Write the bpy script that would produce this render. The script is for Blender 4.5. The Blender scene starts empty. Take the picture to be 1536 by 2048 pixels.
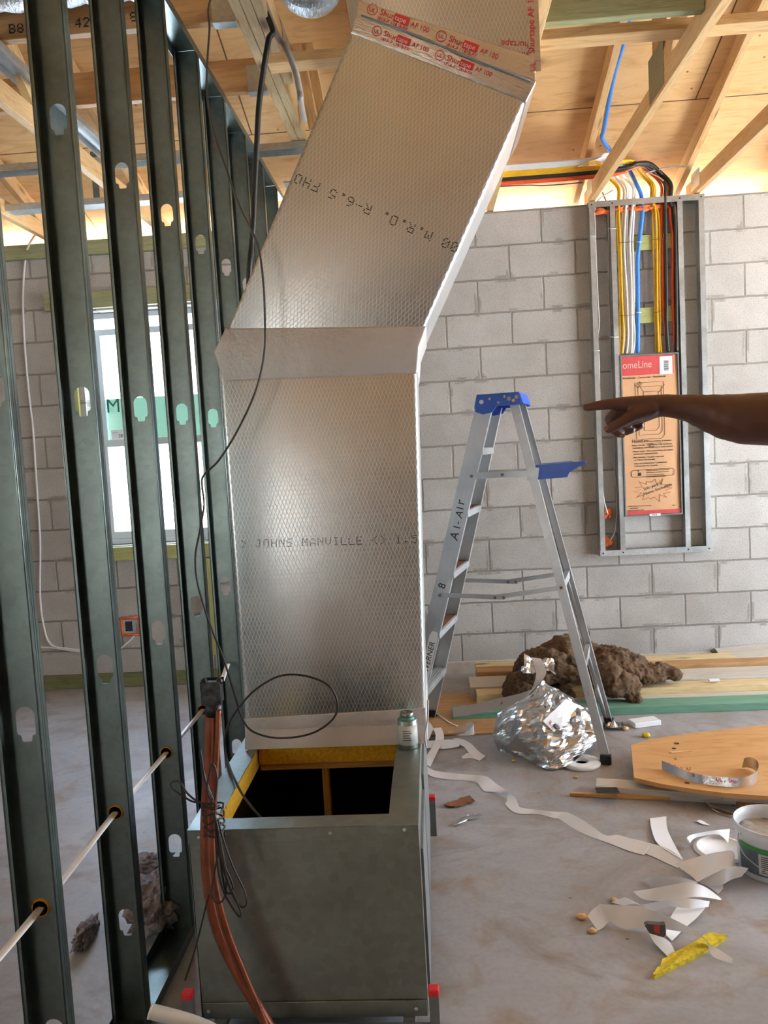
import bpy, bmesh, math, random
from mathutils import Vector, Matrix, noise
random.seed(7)
S = bpy.context.scene
COL = S.collection
V = Vector
PI = math.pi

# ------------------------------------------------------------------ camera
FPX, YAW, PITCH, ROLL, CAMH = 1599.4, 0.0599484, 0.0803899, -0.0556315, 1.4813   # focal in px of a 1536 x 2048 frame
CF = V((-math.sin(YAW)*math.cos(PITCH), math.cos(YAW)*math.cos(PITCH), -math.sin(PITCH)))
_r = V((math.cos(YAW), math.sin(YAW), 0)); _u = _r.cross(CF)
CR = _r*math.cos(ROLL) + _u*math.sin(ROLL)
CU = _u*math.cos(ROLL) - _r*math.sin(ROLL)
CAM = V((0, 0, CAMH))
cd = bpy.data.cameras.new('camera'); cam = bpy.data.objects.new('camera', cd); COL.objects.link(cam)
cd.sensor_fit = 'HORIZONTAL'; cd.sensor_width = 36.0; cd.lens = 36.0*FPX/1536; cd.clip_start = 0.02; cd.clip_end = 300
cam.matrix_world = Matrix(((CR.x, CU.x, -CF.x, CAM.x), (CR.y, CU.y, -CF.y, CAM.y), (CR.z, CU.z, -CF.z, CAM.z), (0, 0, 0, 1)))
S.camera = cam

# ------------------------------------------------------------------ light
S.view_settings.view_transform = 'Standard'; S.view_settings.look = 'None'
S.view_settings.exposure = -0.2; S.view_settings.gamma = 1.0; S.view_settings.use_curve_mapping = False
S.cycles.use_denoising = True
S.cycles.max_bounces = 10; S.cycles.diffuse_bounces = 6; S.cycles.glossy_bounces = 5
S.cycles.sample_clamp_indirect = 8.0
S.cycles.use_adaptive_sampling = False
wd = bpy.data.worlds.new('sky'); S.world = wd; wd.use_nodes = True
nt = wd.node_tree; bg = nt.nodes['Background']
tc = nt.nodes.new('ShaderNodeTexCoord'); sx = nt.nodes.new('ShaderNodeSeparateXYZ'); rp = nt.nodes.new('ShaderNodeValToRGB')
rp.color_ramp.elements[0].position = 0.0; rp.color_ramp.elements[0].color = (1.0, 1.0, 1.0, 1)
rp.color_ramp.elements[1].position = 0.7; rp.color_ramp.elements[1].color = (0.62, 0.80, 1.0, 1)
nt.links.new(tc.outputs['Generated'], sx.inputs[0]); nt.links.new(sx.outputs['Z'], rp.inputs[0]); nt.links.new(rp.outputs[0], bg.inputs[0])
SKY = 5.0
bg.inputs[1].default_value = SKY
sl = bpy.data.lights.new('sun', 'SUN'); sl.energy = 105.0; sl.angle = 0.01; sl.color = (1.0, 0.97, 0.93)
so = bpy.data.objects.new('sun', sl); COL.objects.link(so); so.rotation_euler = (math.radians(-14), math.radians(14), 0)
def daylight(name, loc, rot, sx_, sy_, power, col):
    l = bpy.data.lights.new(name, 'AREA'); l.shape = 'RECTANGLE'; l.size = sx_; l.size_y = sy_; l.energy = power; l.color = col
    o = bpy.data.objects.new(name, l); COL.objects.link(o); o.location = loc; o.rotation_euler = rot
    return o
# daylight that comes in through the openings of the shell (each just outside its opening; the left one is an added fill)
daylight('daylight_garage_opening', (4.75, 3.2, 1.25), (0, PI/2, 0), 2.4, 3.2, 300, (0.72, 0.86, 1.0))
daylight('daylight_back_window', (-1.75, 5.45, 1.75), (-PI/2, 0, 0), 0.9, 1.5, 110, (0.55, 0.70, 1.0))
daylight('added_teal_fill_left', (-4.75, -0.5, 1.55), (0, -PI/2, 0), 1.3, 1.9, 26, (0.66, 1.0, 0.92))  # teal fill added outside an unseen left opening, to tint the near studs

# ------------------------------------------------------------------ helpers
def ray(px, py): return CF + CR*((px-768)/FPX) + CU*((1024-py)/FPX)
def atz(px, py, z): d = ray(px, py); return CAM + d*((z-CAMH)/d.z)
def aty(px, py, y): d = ray(px, py); return CAM + d*(y/d.y)
def atx(px, py, x): d = ray(px, py); return CAM + d*(x/d.x)
def lin(h):
    h = h.lstrip('#'); out = []
    for i in (0, 2, 4):
        c = int(h[i:i+2], 16)/255; out.append(c/12.92 if c <= .04045 else ((c+.055)/1.055)**2.4)
    return tuple(out)+(1,)
def tag(o, label, cat, group=None, kind=None):
    o['label'] = label; o['category'] = cat
    if group: o['group'] = group
    if kind: o['kind'] = kind
    return o
def empty(name, loc, label, cat, group=None):
    o = bpy.data.objects.new(name, None); COL.objects.link(o); o.location = loc; o.empty_display_size = .05
    return tag(o, label, cat, group)
def link(name, me, mat=None, parent=None, loc=None):
    o = bpy.data.objects.new(name, me); COL.objects.link(o)
    if mat is not None and not me.materials:
        for m in (mat if isinstance(mat, (list, tuple)) else [mat]): me.materials.append(m)
    if parent is not None:
        o.parent = parent
        o.matrix_parent_inverse = parent_world(parent).inverted()
    if loc is not None: o.location = loc
    return o
def parent_world(p):
    m = p.matrix_basis.copy()
    while p.parent is not None:
        m = p.parent.matrix_basis @ p.matrix_parent_inverse @ m
        p = p.parent
    return m
def struct(o): o['kind'] = 'structure'; return o

class MB:
    def __init__(s): s.bm = bmesh.new()
    def box(s, lo, hi, mi=0):
        x0, y0, z0 = lo; x1, y1, z1 = hi
        v = [s.bm.verts.new(c) for c in ((x0,y0,z0),(x1,y0,z0),(x1,y1,z0),(x0,y1,z0),(x0,y0,z1),(x1,y0,z1),(x1,y1,z1),(x0,y1,z1))]
        for f in ((0,3,2,1),(4,5,6,7),(0,1,5,4),(1,2,6,5),(2,3,7,6),(3,0,4,7)):
            s.bm.faces.new([v[i] for i in f]).material_index = mi
        return s
    def beam(s, p0, p1, w, t, up=V((0,0,1)), mi=0):
        """bar from p0 to p1, w across, t along up"""
        p0, p1 = V(p0), V(p1); d = (p1-p0).normalized(); sd = d.cross(V(up))
        if sd.length < 1e-5: sd = d.cross(V((0,1,0)))
        sd.normalize(); u = sd.cross(d)
        c = []
        for p in (p0, p1):
            for a, b in ((-1,-1),(1,-1),(1,1),(-1,1)): c.append(s.bm.verts.new(p + sd*(a*w/2) + u*(b*t/2)))
        for f in ((0,1,2,3),(7,6,5,4),(0,4,5,1),(1,5,6,2),(2,6,7,3),(3,7,4,0)):
            s.bm.faces.new([c[i] for i in f]).material_index = mi
        return s
    def tube(s, pts, r, seg=8, cap=True, mi=0, flat=None):
        pts = [V(p) for p in pts]; n = len(pts); rings = []; ref = None
        for i, p in enumerate(pts):
            d = (pts[min(i+1,n-1)] - pts[max(i-1,0)])
            d = d.normalized() if d.length > 1e-9 else V((0,0,1))
            if ref is None:
                ref = V((0,0,1)) if abs(d.z) < .9 else V((1,0,0))
            a = (ref - d*ref.dot(d))
            a = a.normalized() if a.length > 1e-6 else d.orthogonal().normalized()
            ref = a; b = d.cross(a); rr = r[i] if isinstance(r, (list,tuple)) else r
            fl = flat or 1.0
            rings.append([s.bm.verts.new(p + a*(rr*math.cos(2*PI*k/seg)) + b*(rr*fl*math.sin(2*PI*k/seg))) for k in range(seg)])
        for i in range(n-1):
            for k in range(seg):
                f = s.bm.faces.new([rings[i][k], rings[i][(k+1)%seg], rings[i+1][(k+1)%seg], rings[i+1][k]]); f.smooth = True; f.material_index = mi
        if cap:
            s.bm.faces.new(rings[0][::-1]).material_index = mi; s.bm.faces.new(rings[-1]).material_index = mi
        return s
    def lathe(s, prof, c, seg=32, axis='z', mi=0, smooth=True):
        c = V(c); rings = []
        for r, h in prof:
            ring = []
            for k in range(seg):
                a = 2*PI*k/seg; x, y = r*math.cos(a), r*math.sin(a)
                ring.append(s.bm.verts.new(c + (V((x,y,h)) if axis == 'z' else V((x,h,y)) if axis == 'y' else V((h,x,y)))))
            rings.append(ring)
        for i in range(len(rings)-1):
            for k in range(seg):
                f = s.bm.faces.new([rings[i][k], rings[i][(k+1)%seg], rings[i+1][(k+1)%seg], rings[i+1][k]]); f.smooth = smooth; f.material_index = mi
        if prof[0][0] > 1e-6: s.bm.faces.new(rings[0][::-1]).material_index = mi
        if prof[-1][0] > 1e-6: s.bm.faces.new(rings[-1]).material_index = mi
        return s
    def prism(s, poly, d, mi=0):
        """poly: list of 3D points (planar), extruded by vector d"""
        d = V(d); a = [s.bm.verts.new(V(p)) for p in poly]; b = [s.bm.verts.new(V(p)+d) for p in poly]; n = len(a)
        s.bm.faces.new(a[::-1]).material_index = mi; s.bm.faces.new(b).material_index = mi
        for i in range(n): s.bm.faces.new([a[i], a[(i+1)%n], b[(i+1)%n], b[i]]).material_index = mi
        return s
    def quad(s, a, b, c, d, mi=0):
        s.bm.faces.new([s.bm.verts.new(V(p)) for p in (a, b, c, d)]).material_index = mi; return s
    def ribbon(s, left, right, mi=0):
        n = len(left); L = [s.bm.verts.new(V(p)) for p in left]; R = [s.bm.verts.new(V(p)) for p in right]
        for i in range(n-1):
            f = s.bm.faces.new([L[i], R[i], R[i+1], L[i+1]]); f.smooth = True; f.material_index = mi
        return s
    def grid(s, fn, nu, nv, mi=0, smooth=True):
        g = [[s.bm.verts.new(V(fn(i/(nu-1), j/(nv-1)))) for j in range(nv)] for i in range(nu)]
        for i in range(nu-1):
            for j in range(nv-1):
                f = s.bm.faces.new([g[i][j], g[i+1][j], g[i+1][j+1], g[i][j+1]]); f.smooth = smooth; f.material_index = mi
        return s
    def bevel(s, w, seg=2):
        bmesh.ops.remove_doubles(s.bm, verts=s.bm.verts, dist=1e-6)
        es = [e for e in s.bm.edges if len(e.link_faces) == 2 and e.calc_face_angle(0) > .5]
        bmesh.ops.bevel(s.bm, geom=es, offset=w, segments=seg, affect='EDGES', profile=.5, clamp_overlap=True)
        return s
    def done(s, name, mat=None, parent=None, loc=None, recalc=True):
        if recalc: bmesh.ops.recalc_face_normals(s.bm, faces=s.bm.faces)
        me = bpy.data.meshes.new(name)
        if loc is not None: bmesh.ops.translate(s.bm, verts=s.bm.verts, vec=-V(loc))
        s.bm.to_mesh(me); s.bm.free()
        return link(name, me, mat, parent, loc)

def spline(pts, n=8, closed=False):
    """Catmull-Rom through pts"""
    P = [V(p) for p in pts]; out = []; m = len(P)
    for i in range(m if closed else m-1):
        if closed: a, b, c, d = P[(i-1)%m], P[i], P[(i+1)%m], P[(i+2)%m]
        else: a, b, c, d = P[max(i-1,0)], P[i], P[i+1], P[min(i+2,m-1)]
        for k in range(n):
            t = k/n; out.append(.5*((2*b) + (c-a)*t + (2*a-5*b+4*c-d)*t*t + (3*b-a-3*c+d)*t**3))
    if not closed: out.append(P[-1])
    return out
def tube_obj(name, pts, r, mat, parent=None, seg=8, n=8, flat=None):
    return MB().tube(spline(pts, n), r, seg, flat=flat).done(name, mat, parent)
def board(name, p0, p1, w, t, mat, up=V((0,0,1)), parent=None, bev=.002, ends=None):
    """a sawn board with its own frame: local X along the grain, Y across (w), Z thick (t)"""
    p0, p1 = V(p0), V(p1); d = p1-p0; L = d.length; d.normalize(); sd = V(up).cross(d)
    if sd.length < 1e-5: sd = V((0,1,0)).cross(d)
    sd.normalize(); u = d.cross(sd)
    m = MB().box((-L/2,-w/2,-t/2), (L/2,w/2,t/2)); m.bevel(bev, 1)
    o = m.done(name, mat)
    M4 = Matrix(((d.x,sd.x,u.x,0),(d.y,sd.y,u.y,0),(d.z,sd.z,u.z,0),(0,0,0,1))); M4.translation = (p0+p1)/2
    if parent is None: o.matrix_world = M4
    else:
        o.parent = parent; o.matrix_parent_inverse = parent_world(parent).inverted(); o.matrix_basis = M4
    return o
def plate_mesh(outer, holes, thick):
    """2D outline with holes -> solid plate mesh in XY, thickness along Z"""
    cu = bpy.data.curves.new('plate', 'CURVE'); cu.dimensions = '2D'; cu.fill_mode = 'BOTH'; cu.extrude = thick/2
    for loop in [outer]+holes:
        sp = cu.splines.new('POLY'); sp.points.add(len(loop)-1); sp.use_cyclic_u = True
        for pt, (x, y) in zip(sp.points, loop): pt.co = (x, y, 0, 1)
    o = bpy.data.objects.new('plate', cu); COL.objects.link(o)
    me = bpy.data.meshes.new_from_object(o)
    bpy.data.objects.remove(o); bpy.data.curves.remove(cu)
    return me
def text_mesh(s, size, extrude=.0004, align='LEFT', shear=0, space=1.0, sx_=1.0):
    cu = bpy.data.curves.new('t', 'FONT'); cu.body = s; cu.size = size; cu.extrude = extrude; cu.align_x = align; cu.shear = shear; cu.space_character = space
    o = bpy.data.objects.new('t', cu); COL.objects.link(o)
    me = bpy.data.meshes.new_from_object(o)
    bpy.data.objects.remove(o); bpy.data.curves.remove(cu)
    if sx_ != 1.0:
        for v in me.vertices: v.co.x *= sx_
    return me
def frame3(origin, xdir, ydir):
    x = V(xdir).normalized(); y = V(ydir); y = (y - x*y.dot(x)).normalized(); z = x.cross(y)
    m = Matrix(((x.x,y.x,z.x,0),(x.y,y.y,z.y,0),(x.z,y.z,z.z,0),(0,0,0,1))); m.translation = V(origin); return m
def join_into(bm, me, M4, mi=0):
    n0 = len(bm.verts); bm.from_mesh(me); bm.verts.ensure_lookup_table(); bm.faces.ensure_lookup_table()
    for v in bm.verts[n0:]: v.co = M4 @ v.co
    vs = set(bm.verts[n0:])
    for f in bm.faces:
        if f.verts[0] in vs: f.material_index = mi
def lettering(name, items, mat, parent, M4):
    """items: (string, x, y, size[, opts]) in the plane of M4; one mesh of print"""
    bm = bmesh.new()
    for it in items:
        o = it[4] if len(it) > 4 else {}
        rot = o.pop('rot', 0) if o else 0
        me = text_mesh(it[0], it[3], **o)
        join_into(bm, me, M4 @ Matrix.Translation((it[1], it[2], 0)) @ Matrix.Rotation(rot, 4, 'Z')); bpy.data.meshes.remove(me)
    me = bpy.data.meshes.new(name); bm.to_mesh(me); bm.free()
    return link(name, me, mat, parent)

DOT = {'J':['00111','00010','00010','00010','00010','10010','01100'],'O':['01110','10001','10001','10001','10001','10001','01110'],
'H':['10001','10001','10001','11111','10001','10001','10001'],'N':['10001','11001','10101','10101','10011','10001','10001'],'S':['01111','10000','10000','01110','00001','00001','11110'],
'M':['10001','11011','10101','10101','10001','10001','10001'],'A':['00100','01010','10001','10001','11111','10001','10001'],'V':['10001','10001','10001','10001','10001','01010','00100'],'U':['10001','10001','10001','10001','10001','10001','01110'],
'I':['01110','00100','00100','00100','00100','00100','01110'],'L':['10000','10000','10000','10000','10000','10000','11111'],'E':['11111','10000','10000','11110','10000','10000','11111'],
'<':['00010','00100','01000','10000','01000','00100','00010'],'>':['01000','00100','00010','00001','00010','00100','01000'],'1':['00100','01100','00100','00100','00100','00100','01110'],
'5':['11111','10000','11110','00001','00001','10001','01110'],'6':['00110','01000','10000','11110','10001','10001','01110'],'R':['11110','10001','10001','11110','10100','10010','10001'],
'D':['11110','10001','10001','10001','10001','10001','11110'],'P':['11110','10001','10001','11110','10000','10000','10000'],'F':['11111','10000','10000','11110','10000','10000','10000'],
'W':['10001','10001','10001','10101','10101','11011','10001'],'0':['01110','10001','10011','10101','11001','10001','01110'],'-':['00000','00000','00000','11111','00000','00000','00000'],
'.':['00000','00000','00000','00000','00000','01100','01100'],' ':['00000']*7,'"':['01010','01010','00000','00000','00000','00000','00000'],
'8':['01110','10001','10001','01110','10001','10001','01110'],'2':['01110','10001','00001','00010','00100','01000','11111'],'4':['00010','00110','01010','10010','11111','00010','00010'],'9':['01110','10001','10001','01111','00001','00010','01100'],'B':['11110','10001','10001','11110','10001','10001','11110']}
def dots(name, s, pitch, mat, parent, M4, dw=.8, dh=.5, adv=6.6):
    m = MB(); x = 0
    for ch in s:
        for r, row in enumerate(DOT[ch]):
            for c, b in enumerate(row):
                if b == '1' and random.random() > .05:
                    X = x + c*pitch; Y = (6-r)*pitch
                    q = [M4 @ V((X+a*pitch*dw/2, Y+b2*pitch*dh/2, 0)) for a, b2 in ((-1,-1),(1,-1),(1,1),(-1,1))]
                    m.prism(q, M4.to_3x3() @ V((0,0,.0003)))
        x += adv*pitch
    return m.done(name, mat, parent)
# ------------------------------------------------------------------ materials (all procedural)
class NT:
    def __init__(s, name):
        s.m = bpy.data.materials.new(name); s.m.use_nodes = True; s.t = s.m.node_tree; s.b = s.t.nodes['Principled BSDF']; s._tc = None
    def n(s, typ, **kw):
        o = s.t.nodes.new(typ)
        for k, v in kw.items(): setattr(o, k, v)
        return o
    def l(s, a, b): s.t.links.new(a, b)
    def coord(s, scale=(1,1,1), rot=(0,0,0), loc=(0,0,0), kind='Object'):
        if s._tc is None: s._tc = s.n('ShaderNodeTexCoord')
        mp = s.n('ShaderNodeMapping'); mp.inputs['Scale'].default_value = scale; mp.inputs['Rotation'].default_value = rot; mp.inputs['Location'].default_value = loc
        s.l(s._tc.outputs[kind], mp.inputs[0]); return mp.outputs[0]
    def noise(s, vec, scale, detail=4, rough=.55, dist=0):
        o = s.n('ShaderNodeTexNoise'); o.inputs['Scale'].default_value = scale; o.inputs['Detail'].default_value = detail; o.inputs['Roughness'].default_value = rough; o.inputs['Distortion'].default_value = dist
        s.l(vec, o.inputs['Vector']); return o.outputs['Fac']
    def ramp(s, fac, stops, interp='LINEAR'):
        o = s.n('ShaderNodeValToRGB'); o.color_ramp.interpolation = interp; e = o.color_ramp.elements
        while len(e) < len(stops): e.new(.5)
        for i, (p, c) in enumerate(stops): e[i].position = p; e[i].color = c if len(c) == 4 else tuple(c)+(1,)
        s.l(fac, o.inputs[0]); return o.outputs[0]
    def mix(s, a, b, f, mode='MIX'):
        o = s.n('ShaderNodeMix', data_type='RGBA', blend_type=mode)
        for sock, v in ((o.inputs[0], f), (o.inputs[6], a), (o.inputs[7], b)):
            if hasattr(v, 'is_linked') or hasattr(v, 'links'): s.l(v, sock)
            else: sock.default_value = v
        return o.outputs[2]
    def math(s, op, a, b=0.0):
        o = s.n('ShaderNodeMath', operation=op)
        for sock, v in zip(o.inputs, (a, b)):
            if hasattr(v, 'links'): s.l(v, sock)
            else: sock.default_value = v
        return o.outputs[0]
    def bump(s, h, strength=.3, dist=.01, prev=None):
        o = s.n('ShaderNodeBump'); o.inputs['Strength'].default_value = strength; o.inputs['Distance'].default_value = dist
        s.l(h, o.inputs['Height'])
        if prev is not None: s.l(prev, o.inputs['Normal'])
        s.l(o.outputs[0], s.b.inputs['Normal']); return o.outputs[0]
    def out(s, color=None, rough=None, metal=None, **kw):
        for k, v in (('Base Color', color), ('Roughness', rough), ('Metallic', metal)):
            if v is None: continue
            if hasattr(v, 'links'): s.l(v, s.b.inputs[k])
            else: s.b.inputs[k].default_value = v
        for k, v in kw.items(): s.b.inputs[k].default_value = v
        return s.m
W3 = (1,1,1,1); K3 = (0,0,0,1)
def plain(name, h, rough=.5, metal=0, var=.12, scale=30, bump=0, **kw):
    t = NT(name); c = lin(h); v = t.coord(); f = t.noise(v, scale)
    d = tuple(x*(1-var) for x in c[:3])+(1,); e = tuple(min(1, x*(1+var)) for x in c[:3])+(1,)
    if bump: t.bump(f, bump, .004)
    return t.out(t.ramp(f, [(.3, d), (.7, e)]), rough, metal, **kw)
def wood(name, base, dark, rough=.6, knots=True, ring=7.0, ends=None):
    t = NT(name); v = t.coord((1, 9, 9)); big = t.noise(t.coord((.6, 3, 3)), 2.2, 3)
    f = t.noise(v, ring, 5, .6, .6); fine = t.noise(t.coord((4, 90, 90)), 4, 2)
    c = t.ramp(f, [(.32, lin(dark)), (.5, lin(base)), (.72, tuple(min(1, x*1.12) for x in lin(base)[:3])+(1,))])
    c = t.mix(c, t.ramp(big, [(.35, lin(dark)), (.65, lin(base))]), .35)
    c = t.mix(c, t.ramp(fine, [(.4, (.75,.75,.75,1)), (.6, W3)]), .5, 'MULTIPLY')
    if knots:
        vo = t.n('ShaderNodeTexVoronoi'); vo.inputs['Scale'].default_value = 1.0; t.l(t.coord((2.2, 7, 7)), vo.inputs['Vector'])
        k = t.ramp(vo.outputs['Distance'], [(.05, W3), (.16, K3)]); c = t.mix(c, lin('#6b4526'), k)
    t.bump(f, .12, .003)
    return t.out(c, rough)
M = {}
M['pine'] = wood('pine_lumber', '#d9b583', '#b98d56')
M['pine_dark'] = wood('dark_pine_lumber', '#b98f5f', '#8f6a41')  # browner pine for webs, joists and the brown boards
M['beam'] = wood('pale_pine_beam', '#d3b88b', '#a98f63')
M['greywood'] = wood('weathered_grey_lumber', '#cbc6bb', '#aca698', knots=False)
M['ptgreen'] = wood('green_treated_lumber', '#8c8f6c', '#6b6e50', knots=False)
M['ptsill'] = wood('treated_sill_lumber', '#75794f', '#575a3b', knots=False)
M['ptyellow'] = wood('yellow_green_block', '#b0b274', '#8f9156', knots=False)
M['teal'] = wood('teal_stained_lumber', '#6d9c86', '#56836f', knots=False)
M['palepine'] = wood('pale_fresh_pine', '#dcc79a', '#c4a974')
M['orangepine'] = wood('orange_pine', '#cf9f5f', '#a8783f')
# plywood decking
def plywood(name, a, b, knotcol, sx=2.44, sy=1.22):
    t = NT(name); f = t.noise(t.coord((1.2, 5, 5)), 3.0, 5, .6, 1.6); g = t.noise(t.coord((.5, .9, .9)), 2.0, 3)
    c = t.ramp(f, [(.3, lin(b)), (.52, lin(a)), (.75, tuple(min(1, x*1.08) for x in lin(a)[:3])+(1,))])
    c = t.mix(c, t.ramp(g, [(.35, lin(b)), (.65, lin(a))]), .4)
    vo = t.n('ShaderNodeTexVoronoi'); vo.inputs['Scale'].default_value = 1.0; t.l(t.coord((2.0, 3.4, 3.4)), vo.inputs['Vector'])
    c = t.mix(c, lin(knotcol), t.ramp(vo.outputs['Distance'], [(.05, W3), (.13, (.25,.25,.25,1)), (.2, K3)]))
    v2 = t.n('ShaderNodeTexVoronoi'); v2.inputs['Scale'].default_value = 7; t.l(t.coord(), v2.inputs['Vector'])
    c = t.mix(c, lin('#7a5a38'), t.ramp(v2.outputs['Distance'], [(.035, W3), (.06, K3)]))
    return t, c
t, c = plywood('roof_plywood', '#e0b984', '#bd8e55', '#70471f')
br = t.n('ShaderNodeTexBrick'); br.offset = .5; br.inputs['Brick Width'].default_value = 2.44; br.inputs['Row Height'].default_value = 1.22; br.inputs['Scale'].default_value = 1
br.inputs['Mortar Size'].default_value = .004; br.inputs['Mortar Smooth'].default_value = .1; t.l(t.coord(loc=(.9, .28, 0)), br.inputs['Vector'])
c = t.mix(c, lin('#5a3a22'), br.outputs['Fac'])
M['deck'] = t.out(c, .75)
t, c = plywood('floor_plywood', '#c89a62', '#ad7d46', '#6e4a28'); M['ply'] = t.out(c, .7)
# galvanised steel
def galv(name, h, rough=.36, sp=40, met=.92):
    t = NT(name); v = t.coord(); vo = t.n('ShaderNodeTexVoronoi'); vo.inputs['Scale'].default_value = sp; t.l(v, vo.inputs['Vector'])
    f = t.noise(v, 5, 4); c0 = lin(h); d = tuple(x*.78 for x in c0[:3])+(1,); e = tuple(min(1, x*1.12) for x in c0[:3])+(1,)
    c = t.mix(t.ramp(f, [(.35, d), (.65, e)]), t.ramp(vo.outputs['Color'], [(.2, d), (.8, e)]), .35)
    r = t.ramp(f, [(.3, (max(.29,rough-.07),)*3), (.7, (rough+.08,)*3)])
    return t.out(c, r, met)
M['stud'] = galv('galvanised_stud_steel', '#6b7775', .34, 60)
M['cabinet'] = galv('galvanised_cabinet_steel', '#8d948f', .4, 45)
M['frame'] = galv('galvanised_frame_steel', '#c2c6c6', .42, 60, .8)
M['alu'] = galv('brushed_aluminium', '#c4c6c8', .4, 8, .75)
M['steelgrey'] = plain('grey_painted_steel', '#6f7374', .45, .3)
# foil-faced duct board with scrim diamonds and fine cross threads
def foil(name, h, rough, scrim=True, crumple=0):
    t = NT(name); v = t.coord()
    if scrim:
        hs = None
        sp3 = t.n('ShaderNodeSeparateXYZ'); t.l(v, sp3.inputs[0]); cb3 = t.n('ShaderNodeCombineXYZ')
        t.l(t.math('ADD', sp3.outputs['X'], sp3.outputs['Y']), cb3.inputs[0]); t.l(sp3.outputs['Z'], cb3.inputs[2])     # the weave runs on round the corners
        for ang, st, sc in ((1, 1, 58), (-1, 1, 58), (0, 0, 130)):
            w = t.n('ShaderNodeTexWave', wave_type='BANDS', bands_direction='X' if st else 'Z', wave_profile='SIN')
            w.inputs['Scale'].default_value = sc*.50; w.inputs['Distortion'].default_value = 0; w.inputs['Detail'].default_value = 0
            mp3 = t.n('ShaderNodeMapping'); mp3.inputs['Rotation'].default_value = (0, math.radians(22)*ang, 0); t.l(cb3.outputs[0], mp3.inputs[0]); t.l(mp3.outputs[0], w.inputs['Vector'])
            rr = t.ramp(w.outputs['Fac'], [(.88 if st else .6, K3), (1.0, W3 if st else (.22,.22,.22,1))])
            hs = rr if hs is None else t.mix(hs, rr, 1.0, 'LIGHTEN')
        b1 = t.bump(hs, .13, .0016)
        f = t.noise(v, 4, 4); c0 = lin(h); d = tuple(x*.84 for x in c0[:3])+(1,)
        c = t.mix(t.ramp(f, [(.35, d), (.65, tuple(x*.92 for x in c0[:3])+(1,))]), (1,1,1,1), t.math('MULTIPLY', hs, .6))  # threads whitened in the colour, for the light that raised threads catch
        r = t.math('ADD', t.math('MULTIPLY', hs, .2), rough)
        return t.out(c, r, .95)
    else:
        b1 = t.bump(t.noise(v, 28, 6, .65), .55, .01)
    f = t.noise(v, 4, 4); c0 = lin(h); d = tuple(x*.9 for x in c0[:3])+(1,)
    return t.out(t.ramp(f, [(.35, d), (.65, c0)]), t.ramp(f, [(.3, (rough-.04,)*3), (.7, (rough+.06,)*3)]), .45)
M['foil'] = foil('foil_duct_facing', '#dcdcda', .30)
M['foiltape'] = foil('dull_foil_tape', '#c9c3c0', .55, False)
t = NT('clear_foil_tape'); t.bump(t.noise(t.coord((1,1,3)), 40, 5), .6, .006); M['cleartape'] = t.out(lin('#d9d2cc'), .22, .85)
t = NT('crumpled_foil'); t.bump(t.noise(t.coord(), 30, 4, .55), .3, .008); M['crinkle'] = t.out(lin('#d2d2d2'), .26, 1.0)
t = NT('flexible_foil'); t.bump(t.noise(t.coord((3,1,1)), 30, 4, .6), .8, .012); M['flex'] = t.out(lin('#cfcfcf'), .3, 1.0)
M['batt'] = plain('brown_mineral_wool', '#58432f', 1.0, 0, .45, 60, .9)
M['greybatt'] = plain('grey_mineral_wool', '#7d7678', 1.0, 0, .45, 70, .9)
M['liner'] = plain('yellow_duct_liner', '#c8981c', .95, 0, .22, 90, .5)
M['linerdark'] = plain('black_liner_face', '#141414', .9)
M['paper'] = plain('white_release_paper', '#f1f2f5', .45, 0, .03, 6)
M['white'] = plain('white_plastic', '#e9e9ea', .35, 0, .03)
M['pvc'] = plain('white_pvc', '#dedad2', .35, 0, .05)
M['vinyl'] = plain('white_vinyl', '#c9d2d6', .4, 0, .03)
M['black'] = plain('black_plastic', '#101010', .5, 0, .2)
M['blacktape'] = plain('black_tape', '#0c0c0d', .42, 0, .3, 40, .5)
M['brownwire'] = plain('dark_brown_wire', '#2a201c', .5, 0, .2)
M['greycable'] = plain('grey_cable', '#8b8783', .5)
M['copper'] = plain('tarnished_copper', '#824832', .46, .6, .3, 18)
M['red'] = plain('red_cap', '#d0222c', .45)
M['orangefoam'] = plain('orange_foam_sealant', '#d5652c', .8, 0, .25, 60, .6)
M['yellow'] = plain('yellow_cable', '#d9a514', .45, 0, .08)
M['whitecable'] = plain('white_cable', '#e2dedb', .45, 0, .05)
M['blue'] = plain('blue_conduit', '#2f78cf', .45, 0, .08)
M['orange'] = plain('orange_cable', '#cf4f1c', .45, 0, .08)
M['blackcable'] = plain('black_cable', '#17140f', .5, 0, .1)
M['ladderblue'] = plain('blue_plastic', '#1f4fae', .4, 0, .12, 25)
M['card'] = plain('brown_cardboard', '#c69a72', .75, 0, .05, 12)
M['cardred'] = plain('red_printed_card', '#b23a3c', .6, 0, .06)
M['ink'] = plain('black_ink', '#1b1a19', .6)
M['inkred'] = plain('red_ink', '#b5262f', .5)
M['inkbrown'] = plain('brown_red_ink', '#9c4534', .6)
M['inkgrey'] = plain('grey_ink', '#4a4a49', .6)
M['inkwhite'] = plain('pale_ink', '#d9b7a8', .6)
M['inkgreen'] = plain('green_ink', '#3f8f3a', .5)
M['labelgrey'] = plain('grey_label', '#59656b', .5)
M['mud'] = plain('grey_mastic', '#a39d93', .7, 0, .15, 40, .5)
M['yellowstrip'] = plain('yellow_fibre', '#c9b01e', .9, 0, .25, 70, .7)
M['brass'] = plain('amber_grommet', '#c8922e', .35, .2)
M['canlabel'] = plain('off_white_can_label', '#c3c4c0', .5)
M['mastic'] = plain('teal_cement', '#2f7f73', .4)
M['rust'] = plain('rusty_brown', '#7a4a2c', .7)
M['chip'] = plain('wood_chip', '#cfae74', .8)
M['lichen'] = plain('dry_leaf', '#8a6a2e', .8)
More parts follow.
